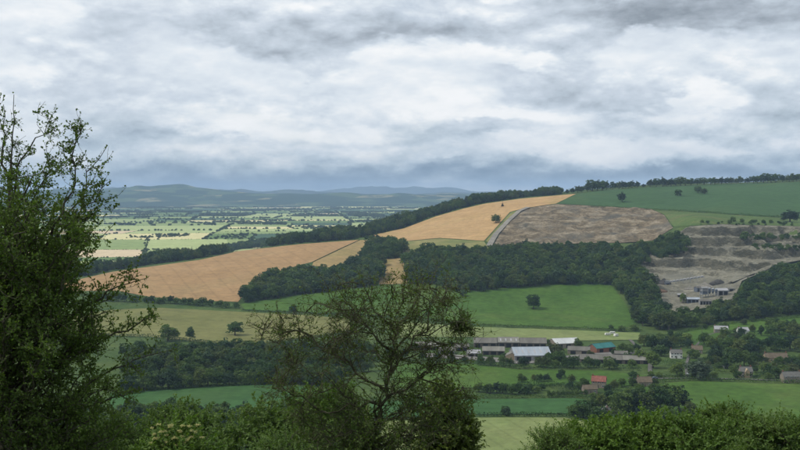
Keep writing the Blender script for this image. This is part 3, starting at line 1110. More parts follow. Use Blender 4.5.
plant(653, 368, 17, 'round0', 'broadleaf_tree', 'bright yellow green tree beside the village lane', 'tree', mat=L_BRIGHT, wide=1.15)
plant(677, 376, 14, 'round1', 'broadleaf_tree', 'bright green tree left of the pale willow', 'tree', mat=L_BRIGHT, wide=1.15)
plant(700, 379, 20, 'round2', 'willow_tree', 'broad grey green willow behind the roadside hedge', 'tree', mat=L_GREY, wide=1.5)
plant(553, 357, 15, 'round3', 'broadleaf_tree', 'yellow green tree right of the pale blue barn roof', 'tree', mat=L_OLIVE, wide=1.2)
plant(558, 366, 15, 'round0', 'broadleaf_tree', 'dark green tree in front of the yellow green one by the barn', 'tree', mat=L_MID, wide=1.4)

# skyline trees
rs = random.Random(3)
sky = []
x = 567.0
while x < 812:
    base = np.interp(x, [567, 576, 600, 647, 710, 770, 812], [193.5, 192.5, 190, 186.8, 184.3, 182.3, 180.4])
    prof = np.interp(x, [567, 580, 592, 602, 620, 636, 644, 648, 660, 668, 674, 682, 690, 700, 730, 750, 765, 780, 800], [5, 7, 9.5, 9, 7, 6.5, 3, 8, 9, 6, 7, 9.5, 7, 6.5, 6, 7, 8.5, 7, 8.5])
    sky.append((x, base + 0.3, prof * rs.uniform(0.8, 1.2)))
    x += rs.uniform(3.6, 6.8)
for i, (px, py, h) in enumerate(sky):
    plant(px, py, h, rs.choice(['round0', 'round1', 'round2', 'round3']), 'broadleaf_tree', ordinal(i) + ' dark tree from the left along the right hilltop skyline', 'tree', 'trees along the hilltop skyline', wide=rs.uniform(0.95, 1.5), rnd=rs)


def row(group, lab, items, cat='tree', name='broadleaf_tree'):
    items = sorted(items, key=lambda t: t[0])
    for i, it in enumerate(items):
        px, py, h, key = it[:4]
        mat = it[4] if len(it) > 4 else None
        wd = it[5] if len(it) > 5 else rs.uniform(1.0, 1.35)
        plant(px, py, h, key, name, ordinal(i) + ' ' + lab, cat, group, mat, wd, rnd=rs)


R4 = ['round0', 'round1', 'round2', 'round3']


def scatter(line, n, h, keys=R4, jit=1.5, mats=(None,), seed=1):
    g = random.Random(seed)
    out = []
    L = [0]
    for i in range(len(line) - 1):
        L.append(L[-1] + math.hypot(line[i + 1][0] - line[i][0], line[i + 1][1] - line[i][1]))
    for k in range(n):
        s = (k + 0.5 + g.uniform(-0.4, 0.4)) / n * L[-1]
        x = np.interp(s, L, [p[0] for p in line]); y = np.interp(s, L, [p[1] for p in line])
        out.append((float(x), float(y) + g.uniform(-jit, jit), h * g.uniform(0.72, 1.2), g.choice(keys), g.choice(mats)))
    return out


row('trees in the hedge below the tan wheat', 'tree from the left in the hedge below the tan wheat', scatter([(95, 300), (140, 302), (190, 304.5), (238, 308)], 22, 7, keys=['shrub0', 'shrub1', 'round0', 'shrub0'], jit=0.6, seed=2))
row('trees along the top of the left tree belt', 'tree from the left along the upper edge of the left tree belt', scatter([(120, 358), (180, 358), (215, 357), (260, 357), (330, 354), (372, 355)], 15, 15, jit=2, mats=(None, None, L_MID), seed=4))
row('trees along the foot of the left tree belt', 'tree from the left along the foot of the left tree belt', scatter([(118, 393), (150, 390), (200, 386), (260, 384), (330, 384)], 20, 17, jit=1.2, mats=(None, None, L_MID), seed=6))
row('trees in front of the long grey shed', 'tree from the left in the row before the grey sheds', scatter([(478, 364), (520, 367), (560, 368.5), (600, 368), (622, 369)], 14, 11, jit=0.8, mats=(None, L_MID), seed=8))
row('trees on the wooded knoll in the village', 'tree from the left on the wooded knoll in mid village', [
    (704, 345, 13, 'round0'), (712, 350, 14, 'round1'), (716, 362, 15, 'round2'), (722, 345, 12, 'round3'), (727, 354, 17, 'round0'), (731, 366, 18, 'round1'), (736, 344, 13, 'round2'),
    (740, 356, 18, 'round3'), (744, 366, 16, 'round0', L_MID), (748, 348, 16, 'round1'), (752, 358, 17, 'round2'), (757, 364, 13, 'round3', L_MID), (719, 371, 9, 'round0', L_MID), (711, 366, 10, 'tall0'),
    (757, 352, 14, 'round0'), (734, 374, 8, 'shrub0'), (725, 337, 10, 'round1'), (741, 336, 9, 'round2')])
row('trees at the right edge of the village', 'tree from the left at the right edge of the village', [
    (771, 337, 12, 'round0'), (779, 335, 15, 'round1'), (788, 333, 13, 'round2'), (796, 338, 17, 'round3'), (771, 350, 14, 'round0'), (780, 351, 15, 'round1', L_MID), (790, 349, 15, 'round2'), (801, 352, 16, 'round3'),
    (776, 378, 12, 'round0'), (783, 378, 13, 'round1', L_MID), (791, 370, 13, 'conifer1', None, 1.2), (801, 372, 14, 'round2'), (767, 372, 8, 'shrub1'), (810, 345, 16, 'round1'), (761, 336, 11, 'tall0', None, 1.1), (752, 332, 8, 'round3')])
row('trees along the lane behind the sheds', 'tree from the left in the trees right of the teal shed', [
    (622, 352, 9, 'round0', L_MID), (629, 354, 10, 'round1', L_MID), (636, 352, 9, 'round2'), (644, 346, 13, 'round3'), (652, 350, 15, 'round0'), (659, 348, 15, 'round1'), (666, 352, 15, 'round2'), (672, 347, 12, 'round3'), (681, 346, 10, 'round1'), (688, 348, 10, 'round2'), (661, 356, 10, 'shrub0'), (692, 358, 9, 'shrub1'), (634, 331, 6, 'shrub0'), (622, 331.5, 6, 'shrub1'), (611, 330, 5, 'shrub0')])
row('trees in the dark clump above the near pasture', 'tree from the left in the dark clump left of the wide pasture', [
    (574, 419, 15, 'round0'), (583, 417, 17, 'round1'), (592, 411, 13, 'round2', L_MID), (602, 409, 16, 'round3'), (611, 408, 18, 'round0'), (622, 416, 25, 'round1'), (634, 416, 26, 'round2'), (645, 416, 27, 'round3'),
    (657, 415, 28, 'round0'), (668, 413, 29, 'round1'), (679, 411, 25, 'round2'), (628, 402, 15, 'round3', L_MID), (640, 400, 14, 'round0'), (655, 397, 14, 'round1'), (617, 425, 18, 'round3'), (645, 428, 22, 'round2'), (665, 425, 20, 'round1', L_MID), (601, 420, 12, 'shrub0'), (690, 417, 16, 'round3')])
row('shrubs between meadow and orchard', 'tree from the left in the scrub between meadow and crop strip', scatter([(477, 391), (500, 392), (520, 393), (545, 391)], 11, 9, keys=R4 + ['shrub0', 'shrub1'], jit=2.0, mats=(None, L_MID), seed=13)
    + scatter([(520, 382), (540, 381), (560, 379), (585, 384)], 8, 9, jit=1.5, seed=14) + scatter([(500, 415), (512, 415)], 2, 8, jit=0.6, seed=15))
row('small orchard trees', 'small orchard tree from the left in the row above the crop strip', [(549 + i * 4.6, 397 - 0.12 * i, 6, 'shrub%d' % (i % 2), L_MID, 0.75) for i in range(9)])
row('lane side bushes', 'bush from the left behind the village lane', scatter([(626, 378), (660, 377), (720, 377), (770, 379)], 10, 6, keys=['shrub0', 'shrub1'], jit=1.0, mats=(L_MID, None, L_BRIGHT), seed=17), cat='bush', name='garden_bush')
row('trees behind the farm sheds', 'tree from the left around the left farm sheds', [(414, 352, 9, 'round0'), (423, 360, 9, 'round1'), (438, 361, 9, 'round2'), (452, 363, 9, 'round3'), (465, 364, 8, 'round0'), (451, 346, 6, 'round1'), (404, 358, 10, 'round2'), (390, 356, 11, 'round3', L_MID)])


def scatter_poly(pts, n, h, keys=R4, mats=(None,), seed=1, gap=4.5):
    g = random.Random(seed)
    poly = np.array(pts, float)
    out = []
    tries = 0
    while len(out) < n and tries < 4000:
        tries += 1
        x = g.uniform(poly[:, 0].min(), poly[:, 0].max()); y = g.uniform(poly[:, 1].min(), poly[:, 1].max())
        if not inside(np.array([[x, y]]), poly)[0]:
            continue
        if any((x - o[0]) ** 2 + (2.2 * (y - o[1])) ** 2 < gap * gap for o in out):
            continue
        out.append((x, y, h * g.uniform(0.6, 1.25), g.choice(keys), g.choice(mats)))
    return out


MX = (None, None, None, L_MID, L_BRIGHT, L_OLIVE)
row('garden trees in the village', 'tree from the left in the village gardens right of the lane', scatter_poly([(690, 366), (706, 342), (760, 338), (768, 352), (765, 377), (706, 376)], 26, 10, mats=MX, seed=31, gap=4.0), 'tree')
row('field trees above the village', 'tree from the left on the paddock slope above the village', scatter_poly([(664, 336), (700, 326), (760, 320), (800, 318), (800, 330), (720, 342), (670, 348)], 14, 8, keys=R4 + ['shrub0'], mats=MX, seed=32, gap=7), 'tree')
row('trees by the long tan house', 'tree from the left around the long tan house', scatter_poly([(760, 350), (800, 344), (812, 352), (812, 380), (764, 378), (762, 366)], 14, 10, mats=MX, seed=33, gap=5), 'tree')
row('trees among the farm sheds', 'tree from the left squeezed between the farm sheds', [(480, 359, 6, 'round1', L_MID), (503, 360, 7, 'round0'), (521, 365, 8, 'round2'), (541, 366, 8, 'round3', L_MID), (549, 361, 9, 'round0'), (590, 357, 7, 'round1', L_OLIVE), (598, 366, 7, 'round2'), (614, 355, 7, 'round3'), (627, 360, 7, 'shrub0', L_MID), (632, 368, 9, 'round0', L_MID), (560, 352, 7, 'round2', L_OLIVE)], 'tree')
row('trees around the red roofed farmhouse', 'tree from the left around the red roofed farmhouse', [(578, 392, 10, 'round0'), (584, 387, 9, 'round1', L_MID), (608, 393, 9, 'round2'), (614, 390, 11, 'round3'), (622, 387, 9, 'round0', L_MID), (632, 386, 9, 'round1'), (594, 400, 7, 'shrub0', L_MID), (604, 402, 9, 'round2', L_MID), (655, 386, 8, 'round3'), (638, 391, 8, 'round1', L_BRIGHT), (570, 389, 8, 'round2')], 'tree')

# ------------------------------------------------------------------ woods (far masses of trees, grown on points)
def gn_forest(name, P, hs, keys, label, cat='wood', wide=1.15, seed=0):
    g = np.random.default_rng(seed)
    n = len(P)
    Z = H(P[:, 0], P[:, 1]) - 0.1
    me = bpy.data.meshes.new(name)
    me.from_pydata(np.column_stack([P, Z]).tolist(), [], [])
    a = me.attributes.new('rotz', 'FLOAT_VECTOR', 'POINT')
    rot = np.zeros((n, 3)); rot[:, 2] = g.uniform(0, 6.28, n)
    a.data.foreach_set('vector', rot.ravel().astype(np.float32))
    b = me.attributes.new('size', 'FLOAT_VECTOR', 'POINT')
    pick = g.integers(0, len(keys), n)
    hh = np.array([KINDS[k][0] for k in keys])[pick]
    s = hs / hh
    w = s * wide * g.uniform(0.85, 1.2, n)
    b.data.foreach_set('vector', np.stack([w, w, s], 1).ravel().astype(np.float32))
    c = me.attributes.new('pick', 'INT', 'POINT')
    c.data.foreach_set('value', pick.astype(np.int32))
    o = obj(name, me)
    tag(o, label, cat, kind='stuff')
    ng = bpy.data.node_groups.new(name, 'GeometryNodeTree')
    ng.interface.new_socket('Geometry', in_out='INPUT', socket_type='NodeSocketGeometry')
    ng.interface.new_socket('Geometry', in_out='OUTPUT', socket_type='NodeSocketGeometry')
    N = ng.nodes
    gi = N.new('NodeGroupInput'); go = N.new('NodeGroupOutput')
    jo = N.new('GeometryNodeJoinGeometry')
    for k in reversed(keys):
        pj = N.new('GeometryNodeJoinGeometry')
        for q in FIRST[k]:
            oi = N.new('GeometryNodeObjectInfo')
            oi.inputs['Object'].default_value = q
            ng.links.new(oi.outputs['Geometry'], pj.inputs[0])
        ti = N.new('GeometryNodeGeometryToInstance')
        ng.links.new(pj.outputs[0], ti.inputs[0])
        ng.links.new(ti.outputs[0], jo.inputs[0])
    ip = N.new('GeometryNodeInstanceOnPoints')

    def attr(nm, typ):
        na = N.new('GeometryNodeInputNamedAttribute'); na.data_type = typ
        na.inputs['Name'].default_value = nm
        return [s for s in na.outputs if s.enabled and s.name == 'Attribute'][0]
    ng.links.new(gi.outputs[0], ip.inputs['Points'])
    ng.links.new(jo.outputs[0], ip.inputs['Instance'])
    ip.inputs['Pick Instance'].default_value = True
    ng.links.new(attr('pick', 'INT'), ip.inputs['Instance Index'])
    ng.links.new(attr('rotz', 'FLOAT_VECTOR'), ip.inputs['Rotation'])
    ng.links.new(attr('size', 'FLOAT_VECTOR'), ip.inputs['Scale'])
    ng.links.new(ip.outputs[0], go.inputs[0])
    md = o.modifiers.new('grow', 'NODES')
    md.node_group = ng
    return o


for k in KINDS:
    if k not in FIRST:
        plant(0, 0, 0, k, 'broadleaf_tree', 'slender tree inside the wood below the bare earth', 'tree', pos=ground(560, 262), hm=12)


def wood(label, pts, spacing, hm, keys, seed, wide=1.15):
    poly = gpoly(pts)
    g = np.random.default_rng(seed)
    P = in_points(poly, spacing, 0.42, g)
    hs = hm * g.uniform(0.6, 1.3, len(P)) * (0.75 + 0.5 * value_noise(P[:, 0], P[:, 1], 45, seed))
    gn_forest('wood', P, hs, keys, label, wide=wide, seed=seed)


RT = R4 + ['tall0', 'tall1']
wood('dense dark wood across the hillside below the bare earth', [(404, 260), (430, 255), (487, 253), (500, 252), (590, 250), (622, 252), (640, 270), (656, 303), (668, 322), (656, 326), (640, 326), (629, 305), (615, 287), (600, 284), (532, 286.5), (480, 292.5), (455, 293), (437, 285), (409, 285)], 8.8, 14, RT, 1)
wood('dark wood block left of the small stubble square', [(238, 304), (250, 294), (283, 278), (318, 275), (345, 271), (364, 258), (372, 246), (384, 245), (406, 252), (403, 258), (381, 259.5), (379, 285), (300, 295)], 8.8, 14.5, RT, 2)
wood('long dark belt of trees along the ridge above both wheat fields', [(60, 281), (112, 270.5), (160, 263.5), (200, 258.5), (240, 249.8), (300, 243.2), (359, 238.6), (404, 227.4), (436, 215.4), (464, 207.6), (485, 202.6), (520, 198), (562, 194.4), (562, 192.2), (520, 195.6), (485, 199.6), (464, 203.4), (436, 210), (404, 220.8), (360, 231), (300, 239), (240, 246), (200, 254.8), (160, 260), (112, 267.6), (60, 276)], 8.5, 13, R4 + ['conifer0', 'conifer1', 'tall0'], 3)
wood('dark wood filling the left tree belt between hay field and crop', [(115, 390), (130, 360), (200, 354), (250, 354), (330, 353), (372, 355), (370, 372), (330, 383), (280, 384), (200, 386), (140, 390)], 9.5, 12, RT, 4)
wood('dark wood under the quarry and up the right spur', [(664, 324), (690, 315), (725, 310), (735, 305), (741, 292), (747, 285), (776, 276), (800, 271), (870, 268), (870, 316), (800, 315), (740, 320), (690, 328), (664, 331), (652, 326)], 8.8, 13, RT, 5)
wood('patch of dark wood on the upper quarry bench', [(622, 262), (628, 250), (655, 244), (676, 236), (688, 240), (688, 252), (672, 258), (650, 262), (640, 268)], 7.5, 11, RT, 6)
wood('scrub trees on the quarry rim above the faces', [(690, 224), (728, 220), (788, 223), (800, 226), (740, 226)], 13, 4.5, ['shrub0', 'shrub1', 'round0'], 7)
wood('line of shrubs on the middle quarry bench at right', [(740, 236), (800, 236), (840, 238), (840, 241), (790, 240), (742, 240)], 8, 5.5, ['shrub0', 'shrub1', 'round0'], 8)
wood('line of shrubs on the lower quarry bench at right', [(750, 247), (800, 246), (840, 247), (840, 251), (800, 251), (755, 251)], 8, 5.0, ['shrub0', 'shrub1', 'round1'], 9)
wood('trees and thickets on the lower slope below the viewpoint', [(-100, 470), (60, 420), (130, 415), (330, 420), (380, 430), (360, 520), (300, 560), (-100, 560)], 7.0, 10, RT, 10)
wood('trees and thickets at the foot of the slope on the right', [(600, 432), (660, 436), (740, 446), (880, 444), (880, 520), (640, 520), (590, 480)], 7.0, 10, RT, 11)


def far_trees():
    g = np.random.default_rng(77)
    pts = []
    for x0, y0, x1, y1 in FARLINES:
        L = math.hypot(x1 - x0, y1 - y0)
        dens = g.choice([0.0, 0.004, 0.012, 0.035, 0.10])
        n = int(L * dens)
        t = g.uniform(0, 1, n)
        pts.append(np.stack([x0 + (x1 - x0) * t + g.normal(size=n) * 3, y0 + (y1 - y0) * t + g.normal(size=n) * 3], 1))
    hedges = []
    for x0, y0, x1, y1 in FARLINES:
        L = math.hypot(x1 - x0, y1 - y0)
        if g.random() < 0.38:
            continue
        n = int(L / (5.5 if y0 < 4500 else 11.0))
        t = np.linspace(0, 1, max(n, 2)) + g.normal(size=max(n, 2)) * 0.2 / max(n, 2)
        keep = value_noise(t * L, t * 0 + x0, 60, 3) > 0.16
        hedges.append(np.stack([x0 + (x1 - x0) * t, y0 + (y1 - y0) * t], 1)[keep])
    for q in FARWOOD:
        q = np.array(q)
        c = q.mean(0)
        q = c + (q - c) * g.uniform(0.4, 0.95)
        area = abs(np.cross(q[2] - q[0], q[3] - q[1])) / 2
        n = int(area / 200)
        s = g.uniform(0, 1, (n, 1)); t = g.uniform(0, 1, (n, 1))
        pp = (q[0] * (1 - s) + q[1] * s) * (1 - t) + (q[3] * (1 - s) + q[2] * s) * t
        pts.append(pp[value_noise(pp[:, 0], pp[:, 1], 90, 17) > 0.42])
    P = np.concatenate(pts)
    Q = np.concatenate(hedges)
    Q = Q[(H(Q[:, 0], Q[:, 1]) < 12) & (Q[:, 1] > 1850)]
    gn_forest('plain_hedges', Q, g.uniform(1.2, 3.2, len(Q)) * np.clip(Q[:, 1] / 4500.0, 0.8, 1.3), ['shrub0', 'shrub1'], 'fine lines of hedges between the fields of the far plain', 'hedges', 1.6, 6)
    print('plain hedge bushes', len(Q))
    hz = H(P[:, 0], P[:, 1])
    P = P[hz < 12]
    P = P[P[:, 1] > 1850]
    hs = g.uniform(3.5, 9.5, len(P)) * np.clip(P[:, 1] / 3600.0, 0.75, 1.25)
    gn_forest('plain_trees', P, hs, R4, 'hedgerow trees and copses scattered over the far plain', 'trees', 1.35, 5)
    print('plain trees', len(P))


far_trees()


# ------------------------------------------------------------------ hedges
def hedge(pts, hm, wm, label, mat=None, step=3.0, seed=0):
    g = np.random.default_rng(seed + 500)
    line = []
    for i in range(len(pts) - 1):
        a, b = pts[i], pts[i + 1]
        k = max(1, int(math.hypot(b[0] - a[0], b[1] - a[1]) / step))
        for j in range(k + (1 if i == len(pts) - 2 else 0)):
            t = j / k
            p = ground(a[0] + (b[0] - a[0]) * t, a[1] + (b[1] - a[1]) * t)
            line.append((p.x, p.y))
    line = np.array(line)
    L = np.concatenate([[0], np.cumsum(np.linalg.norm(np.diff(line, axis=0), axis=1))])
    n = int(L[-1] * 16)
    s = g.uniform(0, L[-1], n)
    x = np.interp(s, L, line[:, 0]); y = np.interp(s, L, line[:, 1])
    top = hm * (0.75 + 0.5 * value_noise(s, s * 0, 6.0, seed)) * (0.85 + 0.4 * value_noise(s, s * 0, 30.0, seed + 3))
    o = unit(g.normal(size=(n, 3)))
    zz = g.uniform(0, 1, n) ** 0.6 * top
    P = np.stack([x + o[:, 0] * wm * 0.5, y + o[:, 1] * wm * 0.5, H(x, y) + zz], 1)
    Nn = unit(o + np.array([0, 0, 0.7]))
    Dr = unit(np.cross(Nn, g.normal(size=(n, 3))))
    V, F = leaf_quads(P, Dr, Nn, g.uniform(0.5, 1.0, n), 0.8, 0.05)
    ob = obj('hedge', mesh_np('hedge', V, F, mat or L_DARK))
    return tag(ob, label, 'hedge', 'field hedges')


hedge([(60, 296), (118, 296), (160, 303), (240, 309.5)], 3.5, 3, 'dark hedge below the tan wheat field', seed=1)
hedge([(242, 311), (300, 313.4), (348, 316), (424, 319.5)], 2.5, 2.5, 'hedge between the narrow pasture and the hay field', seed=2)
hedge([(424, 319.5), (472, 325.3), (560, 328.7), (620, 331), (642, 331)], 2.6, 2.6, 'long hedge along the bottom of the large green pasture', seed=3)
hedge([(628, 386), (660, 382), (690, 380.4), (740, 381.8), (800, 383.6), (880, 386)], 2.2, 2.5, 'long clipped hedge between the wide pasture and village lane', seed=4)
hedge([(370, 401), (470, 398.3), (575, 397.6), (592, 399.5)], 2.2, 2.2, 'hedge between the orchard and the crop strip', seed=5)
hedge([(370, 421), (470, 416.5), (572, 416), (600, 420)], 2.0, 2.0, 'hedge between the crop strip and the hay field', seed=6)
hedge([(40, 334), (150, 338), (200, 343), (250, 347), (300, 340), (350, 333)], 3.0, 3.0, 'ragged hedge along the near side of the hay field', seed=7)
hedge([(590, 207.2), (650, 210), (728, 214.6), (788, 218.4), (860, 222.6)], 3.0, 3.0, 'thin dark hedge between hilltop field and quarry rim', seed=8)
hedge([(313, 262.4), (338, 250.4), (359.5, 240.4)], 0.7, 0.7, 'low hedge dividing tan wheat from ochre stubble', L_OLIVE, seed=9)
hedge([(395, 363), (470, 363), (520, 369)], 2.5, 3, 'hedge in front of the left farm sheds', seed=10)
hedge([(645, 378), (690, 377.2), (712, 376)], 1.8, 2, 'short hedge on the far side of the village lane', seed=11)
hedge([(110, 394), (200, 387.2), (285, 384.2)], 1.5, 1.5, 'low hedge at the head of the left crop field', seed=12)
hedge([(567, 193), (600, 190.2), (647, 187), (710, 184.5), (770, 182.5), (830, 180.2)], 6.0, 8.0, 'dark thicket under the skyline trees on the hilltop', seed=14)
hedge([(651, 341), (690, 331), (740, 323), (800, 317.5)], 2.2, 2.5, 'dark hedge along the bottom of the quarry wood paddock', seed=15)
hedge([(700, 347), (760, 346), (800, 339)], 2.0, 2.2, 'hedge between the sloping paddock and the village trees', seed=16)
hedge([(437, 284.4), (431, 305), (424.6, 318)], 1.6, 1.6, 'thin hedge dividing the two bright green pastures', seed=17)
hedge([(642, 387), (646, 405), (658, 430)], 2.2, 2.5, 'hedge at the left side of the wide pasture', seed=18)
hedge([(478, 366), (520, 369), (560, 370.5)], 4.5, 5.0, 'tall ragged hedge in front of the pale blue barn', seed=19)
hedge([(562, 370), (600, 369.5), (640, 371)], 4.5, 5.0, 'tall ragged hedge in front of the long low shed', seed=20)
hedge([(690, 367), (712, 358), (722, 350)], 3.0, 4.0, 'garden hedge left of the wooded knoll', seed=21)
hedge([(752, 379), (770, 374), (784, 367), (800, 366)], 3.0, 4.0, 'garden hedge below the long tan house', seed=22)
for k_, (pts_, lab_) in enumerate([
        ([(700, 374), (722, 373), (745, 372)], 'shrubby garden thicket right of the willow'),
        ([(655, 357), (672, 349), (692, 345)], 'shrubby thicket behind the white cottage'),
        ([(735, 347), (752, 345), (768, 349)], 'shrubby thicket at the back of the wooded knoll'),
        ([(608, 396), (625, 393), (642, 394)], 'shrubby thicket between the red roofed farmhouse and dark clump'),
        ([(664, 366), (676, 364), (684, 370)], 'shrubby thicket below the white cottage'),
        ([(756, 368), (768, 366), (790, 368)], 'shrubby thicket in front of the long tan house'),
        ([(520, 389), (545, 386), (575, 392)], 'shrubby thicket along the top of the orchard'),
        ([(400, 372), (440, 370), (478, 374)], 'shrubby thicket behind the half bare hawthorn')]):
    hedge(pts_, 4.5, 9.0, lab_, [L_MID, L_DARK, L_MID, L_DARK, L_MID, L_OLIVE, L_DARK, L_MID][k_], seed=30 + k_)
hedge([(500, 387), (560, 386), (590, 388)], 2.0, 2.0, 'hedge below the green meadow behind the orchard', seed=13)


# ------------------------------------------------------------------ buildings
W_STONE = plain_mat('stone_wall', (0.22, 0.19, 0.15), 0.3, 0.8)
W_WHITE = plain_mat('white_render', (0.62, 0.61, 0.58), 0.1, 0.5)
W_BRICK = plain_mat('brick_wall', (0.20, 0.095, 0.065), 0.25, 1.2)
W_TAN = plain_mat('tan_render', (0.36, 0.28, 0.18), 0.15, 0.5)
W_BOARD = plain_mat('weathered_boards', (0.115, 0.098, 0.080), 0.3, 1.0, streak=True)
W_GREY = plain_mat('grey_cladding', (0.23, 0.23, 0.225), 0.2, 0.5)
T_SLATE = plain_mat('slate_roof', (0.120, 0.118, 0.108), 0.3, 0.5)
T_BROWN = plain_mat('brown_tiles', (0.128, 0.102, 0.070), 0.35, 0.6)
T_RED = plain_mat('red_tiles', (0.215, 0.085, 0.064), 0.45, 0.8)
T_ASB = plain_mat('fibre_cement_roof', (0.185, 0.178, 0.152), 0.28, 0.35, streak=True)
T_ASB2 = plain_mat('old_cement_roof', (0.135, 0.128, 0.110), 0.32, 0.35, streak=True)
T_PALE = plain_mat('pale_blue_sheet_roof', (0.29, 0.325, 0.36), 0.22, 0.4, 0.6, 0.3, streak=True)
T_WHITE = plain_mat('white_sheet_roof', (0.46, 0.47, 0.46), 0.2, 0.25, 0.6, streak=True)
T_TEAL = plain_mat('teal_sheet_roof', (0.030, 0.150, 0.140), 0.3, 0.5, 0.55, streak=True)
T_LIGHT = plain_mat('light_grey_roof', (0.33, 0.33, 0.335), 0.15, 0.4, streak=True)
M_DARK = plain_mat('dark_opening', (0.020, 0.020, 0.022), 0.2, 1.0)
M_GLASS = plain_mat('window_glass', (0.030, 0.036, 0.042), 0.1, 1.0, 0.12, 0.5)
M_FRAME = plain_mat('white_paint', (0.70, 0.70, 0.68), 0.05, 1.0, 0.5)
M_STEEL = plain_mat('galvanised_steel', (0.33, 0.35, 0.37), 0.15, 0.8, 0.45, 0.5, 0.3)
M_BLUE = plain_mat('blue_grey_steel', (0.120, 0.140, 0.175), 0.2, 0.6, 0.5)
M_RUBBER = plain_mat('rubber', (0.02, 0.02, 0.02), 0.1, 1.0)
M_CREAM = plain_mat('cream_paint', (0.66, 0.65, 0.60), 0.05, 1.0, 0.4)


def building(name, label, cat, px, py, w, d, h, rise, rz, wm, rm, windows=0, doors=0, chimneys=0, over=0.35, group=None, lean=False, storeys=1, pos=None, rooflights=0):
    p = ground(px, py) if pos is None else Vector(pos)
    rz = math.radians(rz)
    t = empty(name, (p.x, p.y + d / 2, p.z), rz)
    tag(t, label, cat, group)
    hw, hd = w / 2, d / 2
    b = MB()
    rb = -2.0
    if lean:
        pts = [(-hd, rb), (hd, rb), (hd, h + rise), (-hd, h)]
    else:
        pts = [(-hd, rb), (hd, rb), (hd, h), (0, h + rise), (-hd, h)]
    n = len(pts)
    vs = [(-hw, y, z) for y, z in pts] + [(hw, y, z) for y, z in pts]
    fs = [tuple(range(n - 1, -1, -1)), tuple(range(n, 2 * n))]
    fs += [(i, (i + 1) % n, n + (i + 1) % n, n + i) for i in range(n)]
    b.add(vs, [f[::-1] for f in fs])
    wall = b.build('wall', wm, t)
    r = MB()
    th = 0.22
    sides = [(-1, 1)] if lean else [(-1, 0), (1, 0)]
    for s, e in sides:
        if lean:
            y0, z0, y1, z1 = -hd, h, hd, h + rise
        else:
            y0, z0, y1, z1 = s * hd, h, 0.0, h + rise
        k = (z1 - z0) / (y1 - y0)
        y0 -= over if y1 > y0 else -over
        z0 = z1 + (y0 - y1) * k
        q = [(-hw - over, y0, z0 + 0.03), (hw + over, y0, z0 + 0.03), (hw + over, y1, z1 + 0.03), (-hw - over, y1, z1 + 0.03)]
        vs = q + [(a, c, z + th) for a, c, z in q]
        r.add(vs, [(0, 3, 2, 1), (4, 5, 6, 7), (0, 1, 5, 4), (1, 2, 6, 5), (2, 3, 7, 6), (3, 0, 4, 7)])
    if not lean:
        r.box(-hw - over, hw + over, -0.22, 0.22, h + rise + 0.12, h + rise + 0.34)
    roof = r.build('roof', rm, t)
    for i in range(rooflights):
        x = -hw + (i + 0.5) * w / rooflights
        k = rise / hd
        y0, y1 = -hd * 0.75, -hd * 0.3
        q = [(x - 0.6, y0, h + (y0 + hd) * k), (x + 0.6, y0, h + (y0 + hd) * k), (x + 0.6, y1, h + (y1 + hd) * k), (x - 0.6, y1, h + (y1 + hd) * k)]
        m = MB()
        m.add([(a, c, z + 0.26) for a, c, z in q] + [(a, c, z + 0.32) for a, c, z in q], [(0, 3, 2, 1), (4, 5, 6, 7), (0, 1, 5, 4), (1, 2, 6, 5), (2, 3, 7, 6), (3, 0, 4, 7)])
        m.build('roof_light', T_LIGHT, roof)
    for st in range(storeys):
        z0 = 0.9 + st * 2.6
        for i in range(windows):
            x = -hw + (i + 0.5) * w / windows + (0.25 if i % 2 else -0.2)
            if st == 0 and doors and i == windows // 2:
                continue
            for sy in (-1, 1):
                f = MB().box(x - 0.62, x + 0.62, sy * hd - 0.05, sy * hd + 0.05, z0 - 0.08, z0 + 1.33).build('window', M_FRAME, t)
                MB().box(x - 0.50, x + 0.50, sy * (hd + 0.02) - 0.05, sy * (hd + 0.02) + 0.05, z0 + 0.03, z0 + 1.22).build('pane', M_GLASS, f)
    for i in range(doors):
        x = -hw + (i + 0.5) * w / doors
        wd, hh = (0.5, 2.1) if windows else (min(2.2, w / doors * 0.36), h * 0.8)
        MB().box(x - wd, x + wd, -hd - 0.06, -hd + 0.05, 0, hh).build('door', M_DARK if not windows else W_BOARD, t)
    for i in range(chimneys):
        x = (-hw + 0.6) if i == 0 else (hw - 0.6)
        c = MB().box(x - 0.4, x + 0.4, -0.35, 0.35, h + rise - 0.6, h + rise + 1.3).build('chimney', W_BRICK, roof)
        MB().tube((x, 0, h + rise + 1.3), (x, 0, h + rise + 1.75), 0.15, 0.13, 8).build('chimney_pot', T_BROWN, c)
    return t


FS = 'farm sheds on the valley floor'
building('farm_barn', 'big barn with pale blue grey sheet roof in mid farm', 'barn', 532, 361, 31, 26, 4.5, 5.2, 4, W_GREY, T_PALE, doors=4, group=FS, rooflights=6)
building('farm_shed', 'back row farm shed with brown grey roof, left one', 'shed', 486, 347.5, 21, 17, 4.2, 3.4, -3, W_BOARD, T_ASB2, doors=3, group=FS)
building('farm_shed', 'back row farm shed with brown grey roof, middle one', 'shed', 509, 347.5, 19, 17, 4.6, 3.6, -2, W_BOARD, T_ASB, doors=3, group=FS, rooflights=4)
building('farm_shed', 'back row farm shed with brown grey roof, right one', 'shed', 534, 348, 24, 16, 4.4, 3.6, -4, W_BOARD, T_ASB2, doors=4, group=FS)
building('farm_shed', 'light grey roofed shed before the back row sheds', 'shed', 494, 355, 19, 12, 3.6, 2.8, -4, W_BOARD, T_ASB, doors=3, group=FS)
building('farm_shed', 'small pale grey roofed shed at the left of the front row', 'shed', 474, 357, 11, 9, 3.2, 2.2, 6, W_GREY, T_LIGHT, doors=2, group=FS)
